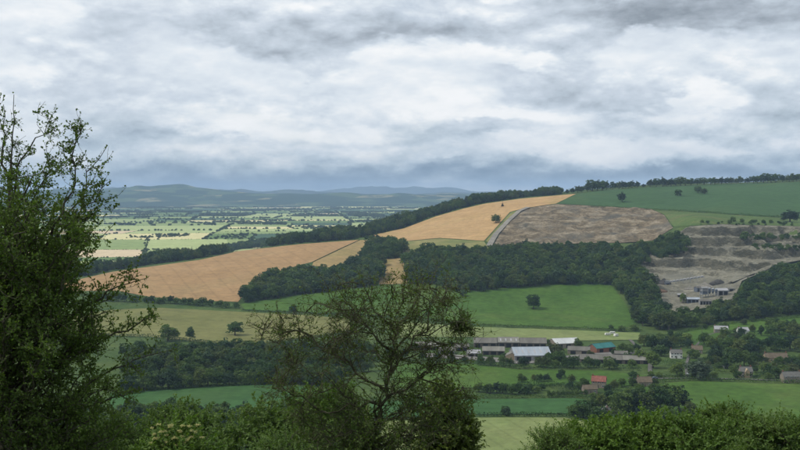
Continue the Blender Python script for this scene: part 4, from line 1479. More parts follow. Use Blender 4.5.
building('farm_shed', 'narrow tan gabled shed left of the pale blue barn', 'shed', 512, 361, 8, 10, 4.2, 2.2, 88, W_TAN, T_ASB, doors=1, group=FS)
building('farm_shed', 'long grey roofed shed seen through the hawthorn twigs at far left', 'shed', 427, 350, 22, 12, 3.6, 2.8, 3, W_BOARD, T_ASB, doors=3, group=FS)
building('farm_shed', 'grey lean-to shed right of the leftmost farm shed', 'shed', 447, 354, 14, 9, 3.0, 2.2, -3, W_GREY, T_ASB2, doors=2, group=FS, lean=True)
building('farm_shed', 'small brown shed left of the back row sheds', 'shed', 462, 351, 12, 9, 3.4, 2.4, 8, W_BOARD, T_ASB2, doors=2, group=FS)
building('farm_barn', 'barn with bright white sheet roof at the right of the farm', 'barn', 566, 348, 24, 20, 4.2, 3.2, 14, W_STONE, T_WHITE, doors=3, group=FS)
building('farm_shed', 'grey roofed stone shed in front of the white roofed barn', 'shed', 580, 354.5, 19, 10, 3.6, 2.6, -14, W_STONE, T_ASB2, doors=2, group=FS)
building('farm_barn', 'barn with teal green sheet roof and brown side', 'barn', 603, 352.5, 22, 12, 4.2, 3.2, 30, W_BRICK, T_TEAL, doors=2, group=FS)
building('farm_shed', 'very long low grey shed below the teal roofed barn', 'shed', 607, 363.5, 42, 13, 3.2, 3.0, -7, W_BOARD, T_ASB2, doors=6, group=FS)
building('farm_shed', 'grey brown shed at the right end of the long low shed', 'shed', 638, 364, 22, 11, 3.2, 2.6, -8, W_BOARD, T_ASB, doors=3, group=FS)
building('farm_shed', 'small grey shed between long shed and teal roofed barn', 'shed', 622, 357, 11, 7, 2.8, 1.8, -10, W_BOARD, T_ASB2, doors=1, group=FS)

HS = 'village houses'
building('house', 'white rendered cottage with grey roof beside the lane', 'house', 677, 358.5, 9.5, 6.5, 4.6, 2.5, -6, W_WHITE, T_SLATE, 4, 1, 2, group=HS, storeys=2)
building('house', 'farmhouse with a bright red tiled roof above the orchard', 'house', 600, 388, 10, 7, 4.8, 3.2, -18, W_STONE, T_RED, 3, 1, 1, group=HS, storeys=2)
building('outbuilding', 'stone outbuilding left of the red roofed farmhouse', 'outbuilding', 590, 394, 10, 6, 3.4, 2.4, 12, W_STONE, T_BROWN, 3, 1, 0, group=HS)
building('house', 'dark brown roofed cottage among trees by the lane', 'house', 645, 387, 10, 7, 3.6, 3.2, 5, W_STONE, T_BROWN, 3, 1, 1, group=HS)
building('house', 'pale stone house half hidden by the dark tree clump', 'house', 608, 420, 8, 7, 4.6, 2.8, 80, W_STONE, T_SLATE, 2, 1, 1, group=HS, storeys=2)
building('house', 'grey roofed house at the top of the village lane', 'house', 722, 333, 13, 7, 3.8, 2.8, -8, W_STONE, T_LIGHT, 4, 1, 1, group=HS)
building('house', 'house with a pale roof above the wooded knoll', 'house', 744, 335, 10, 7, 4.2, 2.8, 8, W_WHITE, T_LIGHT, 3, 1, 1, group=HS)
building('house', 'long tan house with an orange brown roof', 'house', 777, 362, 19, 7, 3.6, 3.4, 2, W_TAN, T_BROWN, 6, 1, 2, group=HS)
hs = building('house', 'small gabled stone house facing the village lane', 'house', 747, 377.5, 9, 7, 4.6, 3.0, 0, W_STONE, T_SLATE, 3, 1, 2, group=HS, storeys=2)
gb = MB()
gb.add([(-1.8, -4.6, -1), (1.8, -4.6, -1), (1.8, -3.4, -1), (-1.8, -3.4, -1), (-1.8, -4.6, 4.4), (1.8, -4.6, 4.4), (1.8, -2.0, 4.4), (-1.8, -2.0, 4.4), (0, -4.6, 6.9), (0, -1.0, 6.9)],
       [(0, 1, 5, 8, 4), (1, 2, 6, 5), (3, 0, 4, 7), (4, 8, 9, 7), (5, 6, 9, 8)])
gb.build('porch_gable', W_TAN, hs)
building('house', 'grey stone house at the right edge behind the hedge', 'house', 793, 382.5, 14, 7, 4.4, 3.0, 3, W_STONE, T_SLATE, 4, 1, 2, group=HS, storeys=2)
building('house', 'brown roofed cottage left of the wooded knoll', 'house', 698, 353.5, 9, 7, 3.4, 3.0, -12, W_STONE, T_BROWN, 3, 1, 1, group=HS)
building('garage', 'low grey garage below the wooded knoll', 'garage', 727, 369, 6, 5, 2.4, 1.2, 8, W_GREY, T_LIGHT, 0, 1, 0, group=HS)


# ------------------------------------------------------------------ vehicles and poles
def caravan(px, py, label, rz):
    p = ground(px, py)
    t = empty('caravan', (p.x, p.y, p.z + 0.05), math.radians(rz))
    tag(t, label, 'caravan', 'caravans behind the teal barn')
    b = MB()
    prof = [(-2.6, 0.5), (2.5, 0.5), (2.7, 1.2), (2.45, 2.45), (-2.3, 2.55), (-2.7, 1.4)]
    n = len(prof)
    b.add([(x, -1.1, z) for x, z in prof] + [(x, 1.1, z) for x, z in prof], [tuple(range(n)), tuple(range(2 * n - 1, n - 1, -1))] + [(i + n, (i + 1) % n + n, (i + 1) % n, i) for i in range(n)])
    body = b.build('body', M_CREAM, t, 0.08)
    for x in (-1.4, 0.2, 1.6):
        MB().box(x - 0.45, x + 0.45, -1.14, -1.09, 1.35, 2.0).build('window', M_GLASS, t)
    for s in (-1, 1):
        MB().tube((0, s * 0.95, 0.33), (0, s * 1.12, 0.33), 0.33, n=12).build('wheel', M_RUBBER, t)
    MB().box(2.6, 3.9, -0.06, 0.06, 0.42, 0.54).build('drawbar', M_STEEL, t)


caravan(607.5, 335.5, 'white caravan nearest the teal roofed barn', 12)
caravan(612.5, 334, 'white caravan at the back of the caravan park', -8)
caravan(616, 336.5, 'white caravan furthest right behind the teal barn', 40)


def car(px, py, label, rz, mat):
    p = ground(px, py)
    t = empty('parked_car', (p.x, p.y, p.z + 0.55), math.radians(rz))
    tag(t, label, 'car', 'parked cars')
    b = MB()
    prof = [(-2.1, 0.35), (2.1, 0.35), (2.15, 0.75), (1.9, 0.92), (1.1, 0.98), (0.55, 1.45), (-1.0, 1.48), (-1.75, 1.0), (-2.12, 0.92)]
    n = len(prof)
    b.add([(x, -0.85, z) for x, z in prof] + [(x, 0.85, z) for x, z in prof], [tuple(range(n)), tuple(range(2 * n - 1, n - 1, -1))] + [(i + n, (i + 1) % n + n, (i + 1) % n, i) for i in range(n)])
    b.build('body', mat, t, 0.05)
    MB().add([(-1.45, -0.87, 1.02), (0.85, -0.87, 1.02), (0.45, -0.87, 1.4), (-0.95, -0.87, 1.4)], [(0, 1, 2, 3)]).build('window', M_GLASS, t)
    MB().add([(-1.45, 0.87, 1.02), (0.85, 0.87, 1.02), (0.45, 0.87, 1.4), (-0.95, 0.87, 1.4)], [(3, 2, 1, 0)]).build('window', M_GLASS, t)
    for x in (-1.3, 1.3):
        for s in (-1, 1):
            MB().tube((x, s * 0.66, 0.32), (x, s * 0.88, 0.32), 0.32, n=12).build('wheel', M_RUBBER, t)


car(688, 375.5, 'white car parked on the lane by the willow', 60, M_FRAME)
car(796, 364.5, 'white car parked right of the long tan house', 10, M_FRAME)
car(655, 379.2, 'dark car on the village lane below the lime tree', 3, M_BLUE)
car(585, 357.5, 'white car in the farmyard left of the teal barn', 20, M_FRAME)


def pole(px, py, h, label):
    p = ground(px, py)
    t = empty('utility_pole', (p.x, p.y, p.z - 0.3), 0.4)
    tag(t, label, 'pole', 'utility poles')
    MB().tube((0, 0, 0), (0, 0, h), 0.16, 0.11, 8).build('post', W_BOARD, t)
    MB().box(-0.9, 0.9, -0.06, 0.06, h - 0.7, h - 0.56).build('crossarm', W_BOARD, t)
    for x in (-0.75, 0, 0.75):
        MB().tube((x, 0, h - 0.56), (x, 0, h - 0.36), 0.05, 0.04, 6).build('insulator', M_STEEL, t)


pole(505.5, 368, 9, 'utility pole in front of the tan gabled shed')
pole(512.5, 368, 8, 'shorter utility pole right of the tan shed pole')
pole(669, 335, 10, 'utility pole on the slope below the quarry wood')
pole(702, 336, 9, 'utility pole beside the upper village lane')
pole(646, 189.5, 9, 'utility pole in the gap of the skyline trees')


# ------------------------------------------------------------------ quarry plant
def qz(p):
    """height of the quarry floor under a point"""
    XY = np.array([[p[0], p[1]]])
    return float(face_z(XY, H(XY[:, 0], XY[:, 1]) + 0.35)[0])


def qpoint(px, py):
    p = ground(px, py)
    p.z = qz(p)
    return p


def heap(px, py, rx, ry, h, mat, label, seed):
    p = qpoint(px, py)
    n = 26
    gx, gy = np.meshgrid(np.linspace(-1.15, 1.15, n), np.linspace(-1.15, 1.15, n))
    r = np.sqrt(gx ** 2 + gy ** 2)
    z = h * np.clip(1 - r, -0.12, 1) ** 1 * (0.75 + 0.5 * value_noise(gx * 10 + seed * 9, gy * 10, 4, seed)) + (value_noise(gx * 10, gy * 10, 1.2, seed) - 0.5) * h * 0.12
    z = np.where(r > 1.05, -2.0, z)
    idx = np.arange(n * n).reshape(n, n)
    F = np.stack([idx[:-1, :-1], idx[:-1, 1:], idx[1:, 1:], idx[1:, :-1]], -1).reshape(-1, 4)
    o = obj('spoil_heap', mesh_np('spoil_heap', np.stack([gx * rx, gy * ry, z], -1).reshape(-1, 3), F, mat, True))
    o.location = p
    tag(o, label, 'heap', 'heaps of quarried stone')


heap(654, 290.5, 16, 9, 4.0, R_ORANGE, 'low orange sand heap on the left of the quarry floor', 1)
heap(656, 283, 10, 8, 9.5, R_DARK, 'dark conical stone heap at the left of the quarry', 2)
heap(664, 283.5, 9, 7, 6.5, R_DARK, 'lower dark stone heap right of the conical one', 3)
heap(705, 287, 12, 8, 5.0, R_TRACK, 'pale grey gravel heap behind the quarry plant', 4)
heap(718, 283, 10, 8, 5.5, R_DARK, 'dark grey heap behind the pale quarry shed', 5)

p = qpoint(665, 283)
t = empty('stone_crusher', (p.x, p.y - 9, qz((p.x, p.y - 9))), 0.3)
tag(t, 'blue stone crusher in front of the dark heaps', 'crusher')
MB().add([(-2.6, -2, 5), (2.6, -2, 5), (2.6, 2, 5), (-2.6, 2, 5), (-1.2, -1.2, 2.2), (1.2, -1.2, 2.2), (1.2, 1.2, 2.2), (-1.2, 1.2, 2.2)],
         [(4, 7, 6, 5), (0, 1, 2, 3), (0, 4, 5, 1), (1, 5, 6, 2), (2, 6, 7, 3), (3, 7, 4, 0)]).build('hopper', M_STEEL, t)
MB().box(-2.8, 3.4, -1.5, 1.5, 1.0, 2.4).build('body', M_BLUE, t, 0.1)
for x in (-2.4, 3.0):
    for y in (-1.3, 1.3):
        MB().box(x - 0.2, x + 0.2, y - 0.2, y + 0.2, -1.0, 1.05).build('leg', M_STEEL, t)

a = qpoint(669, 284); b2 = qpoint(704, 281)
t = empty('conveyor', (a.x, a.y, a.z), 0)
tag(t, 'long pale sectioned conveyor crossing the quarry floor', 'conveyor')
A = Vector((0, 0, 3.0)); B = Vector((b2.x - a.x, b2.y - a.y, b2.z - a.z + 6.5))
n = 10
for i in range(n):
    q0 = A.lerp(B, i / n); q1 = A.lerp(B, (i + 0.72) / n)
    MB().tube(q0, q1, 0.95, n=8).build('hood', T_LIGHT, t)
MB().tube(A + Vector((0, 0, -1.1)), B + Vector((0, 0, -1.1)), 0.45, n=6).build('belt_frame', M_STEEL, t)
for i in range(0, n + 1, 2):
    q = A.lerp(B, i / n)
    zb = qz((a.x + q.x, a.y + q.y)) - a.z - 0.6
    MB().tube((q.x, q.y, zb), (q.x, q.y, q.z - 1.2), 0.22, n=6).build('leg', M_STEEL, t)

p = qpoint(704, 297)
t = empty('screening_tower', (p.x, p.y, p.z), 0.2)
tag(t, 'tall grey screening tower with open legs in the quarry plant', 'tower')
for x in (-3.6, 3.6):
    for y in (-2.6, 2.6):
        MB().box(x - 0.3, x + 0.3, y - 0.3, y + 0.3, -1.5, 11.2).build('leg', M_STEEL, t)
for z, m in ((3.8, M_BLUE), (7.6, W_GREY)):
    MB().box(-4.4, 4.4, -3.3, 3.3, z, z + 0.3).build('deck', M_STEEL, t)
    MB().box(-3.2, 3.2, -2.2, 2.2, z + 0.32, z + 3.2).build('screen_box', m, t, 0.1)
MB().add([(-4.2, -3.2, 11.2), (4.2, -3.2, 11.2), (4.2, 3.2, 11.2), (-4.2, 3.2, 11.2), (-4.2, 0, 12.6), (4.2, 0, 12.6)],
         [(0, 3, 2, 1), (0, 1, 5, 4), (2, 3, 4, 5), (0, 4, 3), (1, 2, 5)]).build('roof', W_GREY, t)
for i, (px, lab) in enumerate(((709.5, 'leftmost of the three blue grey quarry silos'), (712.8, 'middle of the three blue grey quarry silos'), (716, 'rightmost of the three blue grey quarry silos'))):
    p = qpoint(px, 296)
    t = empty('silo', (p.x, p.y, p.z), 0)
    tag(t, lab, 'silo', 'quarry silos')
    for k in range(4):
        an = k * math.pi / 2 + 0.4
        MB().tube((1.3 * math.cos(an), 1.3 * math.sin(an), -1), (1.3 * math.cos(an), 1.3 * math.sin(an), 5), 0.16, n=6).build('leg', M_STEEL, t)
    MB().tube((0, 0, 3.0), (0, 0, 5), 0.4, 1.65, 14).build('cone', M_BLUE, t)
    MB().tube((0, 0, 5.01), (0, 0, 9.5 - i), 1.65, n=14).build('drum', M_BLUE, t)
    MB().tube((0, 0, 9.51 - i), (0, 0, 10.5 - i), 1.7, 0.3, 14).build('cap', M_STEEL, t)
pq = qpoint(723, 296); building('quarry_shed', 'pale grey shed at the right of the quarry plant', 'shed', 0, 0, 12, 9, 5.5, 2.2, 4, W_GREY, T_LIGHT, doors=2, pos=pq)
pq = qpoint(694, 303); building('quarry_shed', 'low blue grey shed at the front left of the quarry plant', 'shed', 0, 0, 14, 8, 4.0, 1.6, -6, M_BLUE, T_PALE, doors=3, pos=pq)
pq = qpoint(706, 305); building('quarry_shed', 'open fronted grey shed below the screening tower', 'shed', 0, 0, 13, 7, 4.2, 1.4, -3, W_GREY, T_ASB2, doors=4, pos=pq)
pq = qpoint(731, 291); building('quarry_shed', 'small grey shed furthest right in the quarry', 'shed', 0, 0, 8, 6, 3.2, 1.2, 12, W_GREY, T_ASB, doors=1, pos=pq)
pq = qpoint(682, 297); building('quarry_shed', 'brown grey office shed left of the yellow green quarry tree', 'shed', 0, 0, 9, 5, 2.8, 1.0, -10, W_BOARD, T_LIGHT, doors=2, pos=pq)
pq = qpoint(699, 291); building('quarry_shed', 'dark shed behind the left legs of the screening tower', 'shed', 0, 0, 8, 6, 4.6, 1.4, 20, M_BLUE, T_ASB2, doors=1, pos=pq)
heap(690, 288, 8, 6, 3.2, R_TRACK, 'small pale gravel heap left of the screening tower', 6)
heap(676, 290, 9, 6, 2.6, R_FACE, 'low grey heap between conveyor and orange sand', 7)
p = qpoint(641, 283)
t = empty('storage_tank', (p.x, p.y, p.z), 0)
tag(t, 'upright blue grey tank at the far left of the quarry', 'tank')
MB().tube((0, 0, -1), (0, 0, 8), 2.4, n=18).build('drum', M_STEEL, t)
MB().tube((0, 0, 8.01), (0, 0, 9.2), 2.5, 0.3, 18).build('cap', M_BLUE, t)

# ------------------------------------------------------------------ near trees
F_HAW = leaf_mat('hawthorn_leaf', (0.044, 0.086, 0.018), (0.125, 0.188, 0.040), 0.38, 0.0)
F_HAW2 = leaf_mat('thin_hawthorn_leaf', (0.046, 0.082, 0.020), (0.115, 0.165, 0.042), 0.38, 0.0)
F_IVY = leaf_mat('ivy_leaf', (0.045, 0.075, 0.014), (0.125, 0.165, 0.034), 0.3, 0.0)
F_ASH = leaf_mat('ash_leaf', (0.062, 0.125, 0.018), (0.140, 0.220, 0.036), 0.36, 0.0)
F_BUSH = leaf_mat('bush_leaf', (0.055, 0.115, 0.020), (0.130, 0.205, 0.040), 0.36, 0.0)
F_BUSHD = leaf_mat('dark_bush_leaf', (0.052, 0.104, 0.020), (0.130, 0.195, 0.046), 0.38, 0.0)
F_FLOWER = leaf_mat('cream_flower', (0.26, 0.27, 0.08), (0.46, 0.43, 0.18), 0.2, 0.0)
B_HAW = bark_mat('hawthorn_bark', (0.030, 0.027, 0.020), (0.105, 0.098, 0.078), 14.0)
B_LICHEN = bark_mat('lichen_bark', (0.036, 0.033, 0.020), (0.110, 0.108, 0.070), 11.0)


def smooth_path(pts, n, g, wob):
    pts = np.asarray(pts, float)
    L = np.concatenate([[0], np.cumsum(np.linalg.norm(np.diff(pts, axis=0), axis=1))])
    s = np.linspace(0, L[-1], n)
    q = np.stack([np.interp(s, L, pts[:, i]) for i in range(3)], 1)
    if n > 4:
        q2 = q.copy()
        q2[1:-1] = (q[:-2] + q[1:-1] * 2 + q[2:]) / 4
        q = q2
        j = g.normal(size=(n, 3)) * wob
        j[0] = 0
        q = q + j
    return q, L[-1]


class Thorn:
    """a scraggy thorn tree: crooked limbs, side twigs, twiglets, and leaves along them"""
    def __init__(self, seed):
        self.g = np.random.default_rng(seed)
        self.w = Wood()
        self.LP = []; self.LD = []; self.LS = []

    def leaves(self, a, b, n, size):
        g = self.g
        if n <= 0:
            return
        t = g.uniform(0.1, 1.05, (n, 1))
        P = a + (b - a) * t + g.normal(size=(n, 3)) * 0.006
        D = unit(unit(b - a) * 0.7 + g.normal(size=(n, 3)) * 0.75 + np.array([0, 0, 0.15]))
        self.LP.append(P); self.LD.append(D); self.LS.append(g.uniform(0.65, 1.25, n) * size)

    def limb(self, pts, r0, r1, dens, leaf, size=0.032, tw=(0.25, 0.7), sub=5, wob=0.02, start=0.12, up=0.25, sides=7):
        g = self.g
        L0 = np.linalg.norm(np.diff(np.asarray(pts, float), axis=0), axis=1).sum()
        n = max(5, int(L0 / 0.13))
        q, L = smooth_path(pts, n, g, wob)
        t = np.linspace(0, 1, n)
        self.w.add(q, r0 + (r1 - r0) * t ** 0.8, sides)
        T = unit(np.gradient(q, axis=0))
        k = int(L * dens)
        for _ in range(k):
            s = g.uniform(start, 1.0)
            i = min(n - 1, int(s * (n - 1)))
            l = g.uniform(*tw) * (1.1 - 0.45 * s)
            d = unit(T[i] * 0.55 + unit(g.normal(size=3)) * 0.85 + np.array([0, 0, up]))
            self.twig(q[i], d, l, max(0.0022, r0 * 0.18 * (1 - s) + 0.0035), leaf, size, sub)
        self.leaves(q[-3], q[-1], int(leaf * 5), size)
        return q

    def twig(self, p, d, l, r, leaf, size, sub):
        g = self.g
        m = 5
        pts = [p]
        for _ in range(m - 1):
            d = unit(d + g.normal(size=3) * 0.28)
            pts.append(pts[-1] + d * l / (m - 1))
        pts = np.array(pts)
        self.w.add(pts, np.linspace(r, 0.0018, m), 4)
        for i in range(1, m):
            self.leaves(pts[i - 1], pts[i], g.poisson(leaf * 1.2), size)
        for _ in range(sub):
            i = g.integers(1, m)
            dd = unit(d * 0.5 + unit(g.normal(size=3)) + np.array([0, 0, 0.12]))
            ll = g.uniform(0.06, 0.2)
            e = pts[i] + dd * ll
            self.w.add(np.array([pts[i], pts[i] + dd * ll * 0.5 + g.normal(size=3) * 0.008, e]), [0.0026, 0.002, 0.0014], 3)
            self.leaves(pts[i], e, g.poisson(leaf * 2.2), size)

    def done(self, name, label, cat, base, bark, leafm):
        t = empty(name, base)
        tag(t, label, cat)
        B = np.array(base)
        self.w.V = [v - B for v in self.w.V]
        obj('trunk', self.w.mesh('trunk', bark), t)
        g = self.g
        P = np.concatenate(self.LP) - B; D = np.concatenate(self.LD); Sz = np.concatenate(self.LS)
        N = unit(g.normal(size=P.shape) * 0.7 + np.array([0, 0, 0.8]))
        V, F = leaf_quads(P, D, N, Sz, 0.72, 0.14)
        obj('crown', mesh_np('crown', V, F, leafm), t)
        print(label, 'leaves', len(P), 'wood', self.w.n)
        return t


def foot(px, d):
    x = (px - 400) / FPX * d
    return np.array([x, d, float(H(x, d)) - 0.1])


# the left hawthorn
D0 = 11.0
th = Thorn(101)
P_ = lambda px, py, dd=0.0: np.array(at(px, py, D0 + dd))
base = foot(5, D0)
trunk = [base, P_(2, 600), P_(8, 500, 0.1), P_(4, 400, 0.0), P_(10, 330, -0.1)]
th.limb(trunk, 0.15, 0.07, 2, 0.5, wob=0.03, sides=9)
main = [
    ([(10, 330), (12, 270), (8, 220), (10, 180), (15, 140), (12, 97)], 0.05, 3.0, 0.9, -0.1),
    ([(10, 200), (4, 160), (2, 130), (5, 100)], 0.03, 8, 1.6, 0.2),
    ([(8, 230), (14, 190), (20, 160), (34, 138), (46, 126), (57, 119)], 0.028, 7, 1.7, 0.1),
    ([(5, 260), (14, 210), (26, 185), (42, 172), (60, 153)], 0.028, 8, 1.6, -0.3),
    ([(14, 250), (28, 205), (45, 175), (66, 166)], 0.022, 8, 1.5, 0.4),
    ([(10, 330), (35, 270), (58, 225), (72, 190), (76, 168), (74, 145), (80, 122)], 0.04, 8, 2.0, 0.0),
    ([(62, 222), (80, 195), (91, 172), (95, 158), (107, 146)], 0.018, 3.5, 0.9, 0.1),
    ([(55, 240), (78, 215), (96, 195), (113, 178)], 0.02, 11, 2.2, -0.2),
    ([(30, 300), (66, 266), (92, 240), (112, 226)], 0.03, 12, 2.2, 0.3),
    ([(40, 290), (70, 250), (88, 215), (100, 205)], 0.025, 12, 2.2, -0.3),
    ([(20, 350), (66, 322), (100, 296), (122, 282), (147, 277)], 0.035, 8, 1.8, 0.0),
    ([(15, 370), (60, 330), (96, 305), (130, 288)], 0.03, 10, 1.8, 0.5),
    ([(22, 390), (76, 356), (116, 334), (140, 322), (160, 317)], 0.035, 9, 1.6, -0.2),
    ([(25, 430), (86, 384), (130, 362), (158, 352), (176, 347)], 0.035, 9, 1.5, 0.2),
    ([(20, 450), (70, 425), (110, 400), (142, 385)], 0.035, 10, 1.8, -0.5),
    ([(15, 470), (60, 450), (104, 440), (138, 430)], 0.035, 10, 1.8, 0.4),
    ([(15, 480), (50, 470), (90, 462), (125, 455)], 0.03, 10, 1.8, 0.0),
]
for pts, r0, dens, leaf, dd in main:
    k = len(pts)
    q = [P_(x, y, dd * (i / (k - 1)) + 0.12 * math.sin(i * 2.1 + x)) for i, (x, y) in enumerate(pts)]
    th.limb(q, r0 * 0.72, 0.003, dens * 1.25, leaf * 1.6, size=0.031, wob=0.024, tw=(0.12, 0.42), start=0.25)
gr = np.random.default_rng(5)
for i in range(140):
    py = 165 + 335 * gr.uniform(0, 1) ** 1.15
    edge = np.interp(py, [160, 185, 205, 235, 265, 300, 340, 380, 430, 500], [18, 46, 72, 104, 102, 112, 126, 134, 136, 132])
    px = -95 + (edge + 95) * gr.uniform(0, 1) ** 0.55 - 6
    dd = gr.uniform(-1.3, 1.3) * (1 - 0.4 * abs(px) / 120)
    s_py = min(max(py + gr.uniform(60, 130), 330), 600)
    s = P_(np.interp(s_py, [330, 600], [10, 2]), s_py, 0.0)
    e = P_(px, py, dd)
    m = (s * 0.5 + e * 0.5) + np.array([0, 0, -0.12]) + gr.normal(size=3) * 0.1
    th.limb([s, m, e], 0.020, 0.004, 10, 3.6, size=0.034, wob=0.025, tw=(0.2, 0.6), start=0.3)
th.done('hawthorn_tree', 'tall leafy hawthorn filling the left edge of the view', 'tree', base, B_HAW, F_HAW)

# the sparse hawthorn in the middle
D0 = 13.0
th = Thorn(202)
base = foot(366, D0)
trunk = [base, P_(362, 560), P_(368, 470), P_(374, 430, 0.1), P_(384, 398), P_(393, 360, -0.1), P_(396, 330), P_(402, 300, 0.1), P_(406, 284)]
th.limb(trunk, 0.075, 0.007, 12, 1.4, wob=0.025, sides=9, start=0.5)
main = [
    ([(376, 425), (384, 400), (398, 392), (418, 378), (436, 364), (450, 345)], 0.045, 0.2),
    ([(398, 392), (410, 398), (424, 400), (440, 396)], 0.02, 0.5),
    ([(390, 375), (402, 355), (420, 335), (438, 312), (446, 292)], 0.035, -0.3),
    ([(394, 352), (412, 330), (430, 308), (440, 290)], 0.022, 0.4),
    ([(396, 335), (384, 316), (370, 300), (358, 284)], 0.025, 0.2),
    ([(394, 352), (374, 336), (356, 322), (344, 310), (330, 300)], 0.03, -0.4),
    ([(386, 392), (366, 376), (346, 362), (330, 352), (322, 350), (338, 336), (352, 319)], 0.032, 0.3),
    ([(380, 405), (356, 404), (336, 412), (312, 404), (296, 394), (282, 382), (276, 366)], 0.034, -0.2),
    ([(346, 362), (326, 344), (306, 334), (286, 332), (262, 336)], 0.022, 0.2),
    ([(356, 404), (336, 386), (314, 372), (296, 364)], 0.022, -0.5),
    ([(420, 335), (440, 330), (456, 322), (468, 318)], 0.016, 0.2),
    ([(436, 364), (454, 358), (470, 352)], 0.014, -0.2),
    ([(418, 378), (440, 384), (458, 392), (470, 400)], 0.018, 0.4),
    ([(402, 300), (416, 288), (430, 284)], 0.014, 0.0),
    ([(384, 316), (396, 300), (392, 286)], 0.014, -0.2),
    ([(356, 322), (364, 302), (374, 288)], 0.014, 0.3),
    ([(344, 310), (326, 314), (306, 312)], 0.014, -0.2),
    ([(306, 334), (296, 322), (280, 316)], 0.012, 0.1),
    ([(336, 386), (318, 392), (300, 410), (292, 430)], 0.014, 0.3),
    ([(370, 440), (350, 430), (330, 432), (312, 440)], 0.02, -0.3),
    ([(372, 450), (392, 440), (412, 436), (428, 426)], 0.02, 0.3),
    ([(400, 360), (424, 352), (446, 346), (462, 340)], 0.016, 0.6),
    ([(392, 366), (376, 352), (362, 350), (348, 344)], 0.018, 0.7),
    ([(396, 330), (412, 316), (420, 300), (418, 288)], 0.015, -0.6),
]
for pts, r0, dd in main:
    k = len(pts)
    q = [P_(x, y, dd * (i / (k - 1)) + 0.1 * math.sin(i * 1.7 + y)) for i, (x, y) in enumerate(pts)]
    th.limb(q, r0 * 0.66, 0.0035, 18, 0.95, size=0.030, wob=0.03, tw=(0.2, 0.7), sub=7, start=0.1, up=0.1)
mid_pts = [q for pts, r0, dd in main for q in pts[2:]]
for i in range(40):
    x0, y0 = mid_pts[gr.integers(0, len(mid_pts))]
    a_ = gr.uniform(0, 6.28); l_ = gr.uniform(18, 52)
    x1 = x0 + math.cos(a_) * l_; y1 = max(292, y0 + math.sin(a_) * l_ * 0.7); x1 = min(max(x1, 274), 466)
    q = [P_(x0, y0), P_((x0 + x1) / 2 + gr.normal() * 6, (y0 + y1) / 2 - 7, gr.uniform(-0.4, 0.4)), P_(x1, y1 + 3, gr.uniform(-0.7, 0.7))]
    th.limb(q, 0.010, 0.003, 12, 0.6, size=0.030, wob=0.03, tw=(0.15, 0.5), sub=6, start=0.1, up=0.0)
for i in range(46):                      # denser greenery low in the crown
    px = gr.uniform(285, 470); py = gr.uniform(380, 480)
    s = P_(np.interp(py, [380, 480], [388, 366]), py + 30)
    e = P_(px, py, gr.uniform(-0.8, 0.8))
    th.limb([s, (s + e) / 2 + np.array([0, 0, -0.08]), e], 0.012, 0.004, 9, 2.2, size=0.036, wob=0.02, tw=(0.2, 0.5), start=0.3)
for i in range(36):                      # leafy tuft on the right
    e = P_(460 + gr.normal() * 7, 325 + gr.normal() * 6, 0.2 + gr.normal() * 0.08)
    s = P_(456, 330, 0.15)
    th.limb([s, (s + e) / 2, e], 0.005, 0.002, 9, 2.2, size=0.030, wob=0.008, tw=(0.05, 0.14), sub=3)
th.done('hawthorn_tree', 'scraggy half bare hawthorn with lichened branches in the middle foreground', 'tree', base, B_LICHEN, F_HAW2)


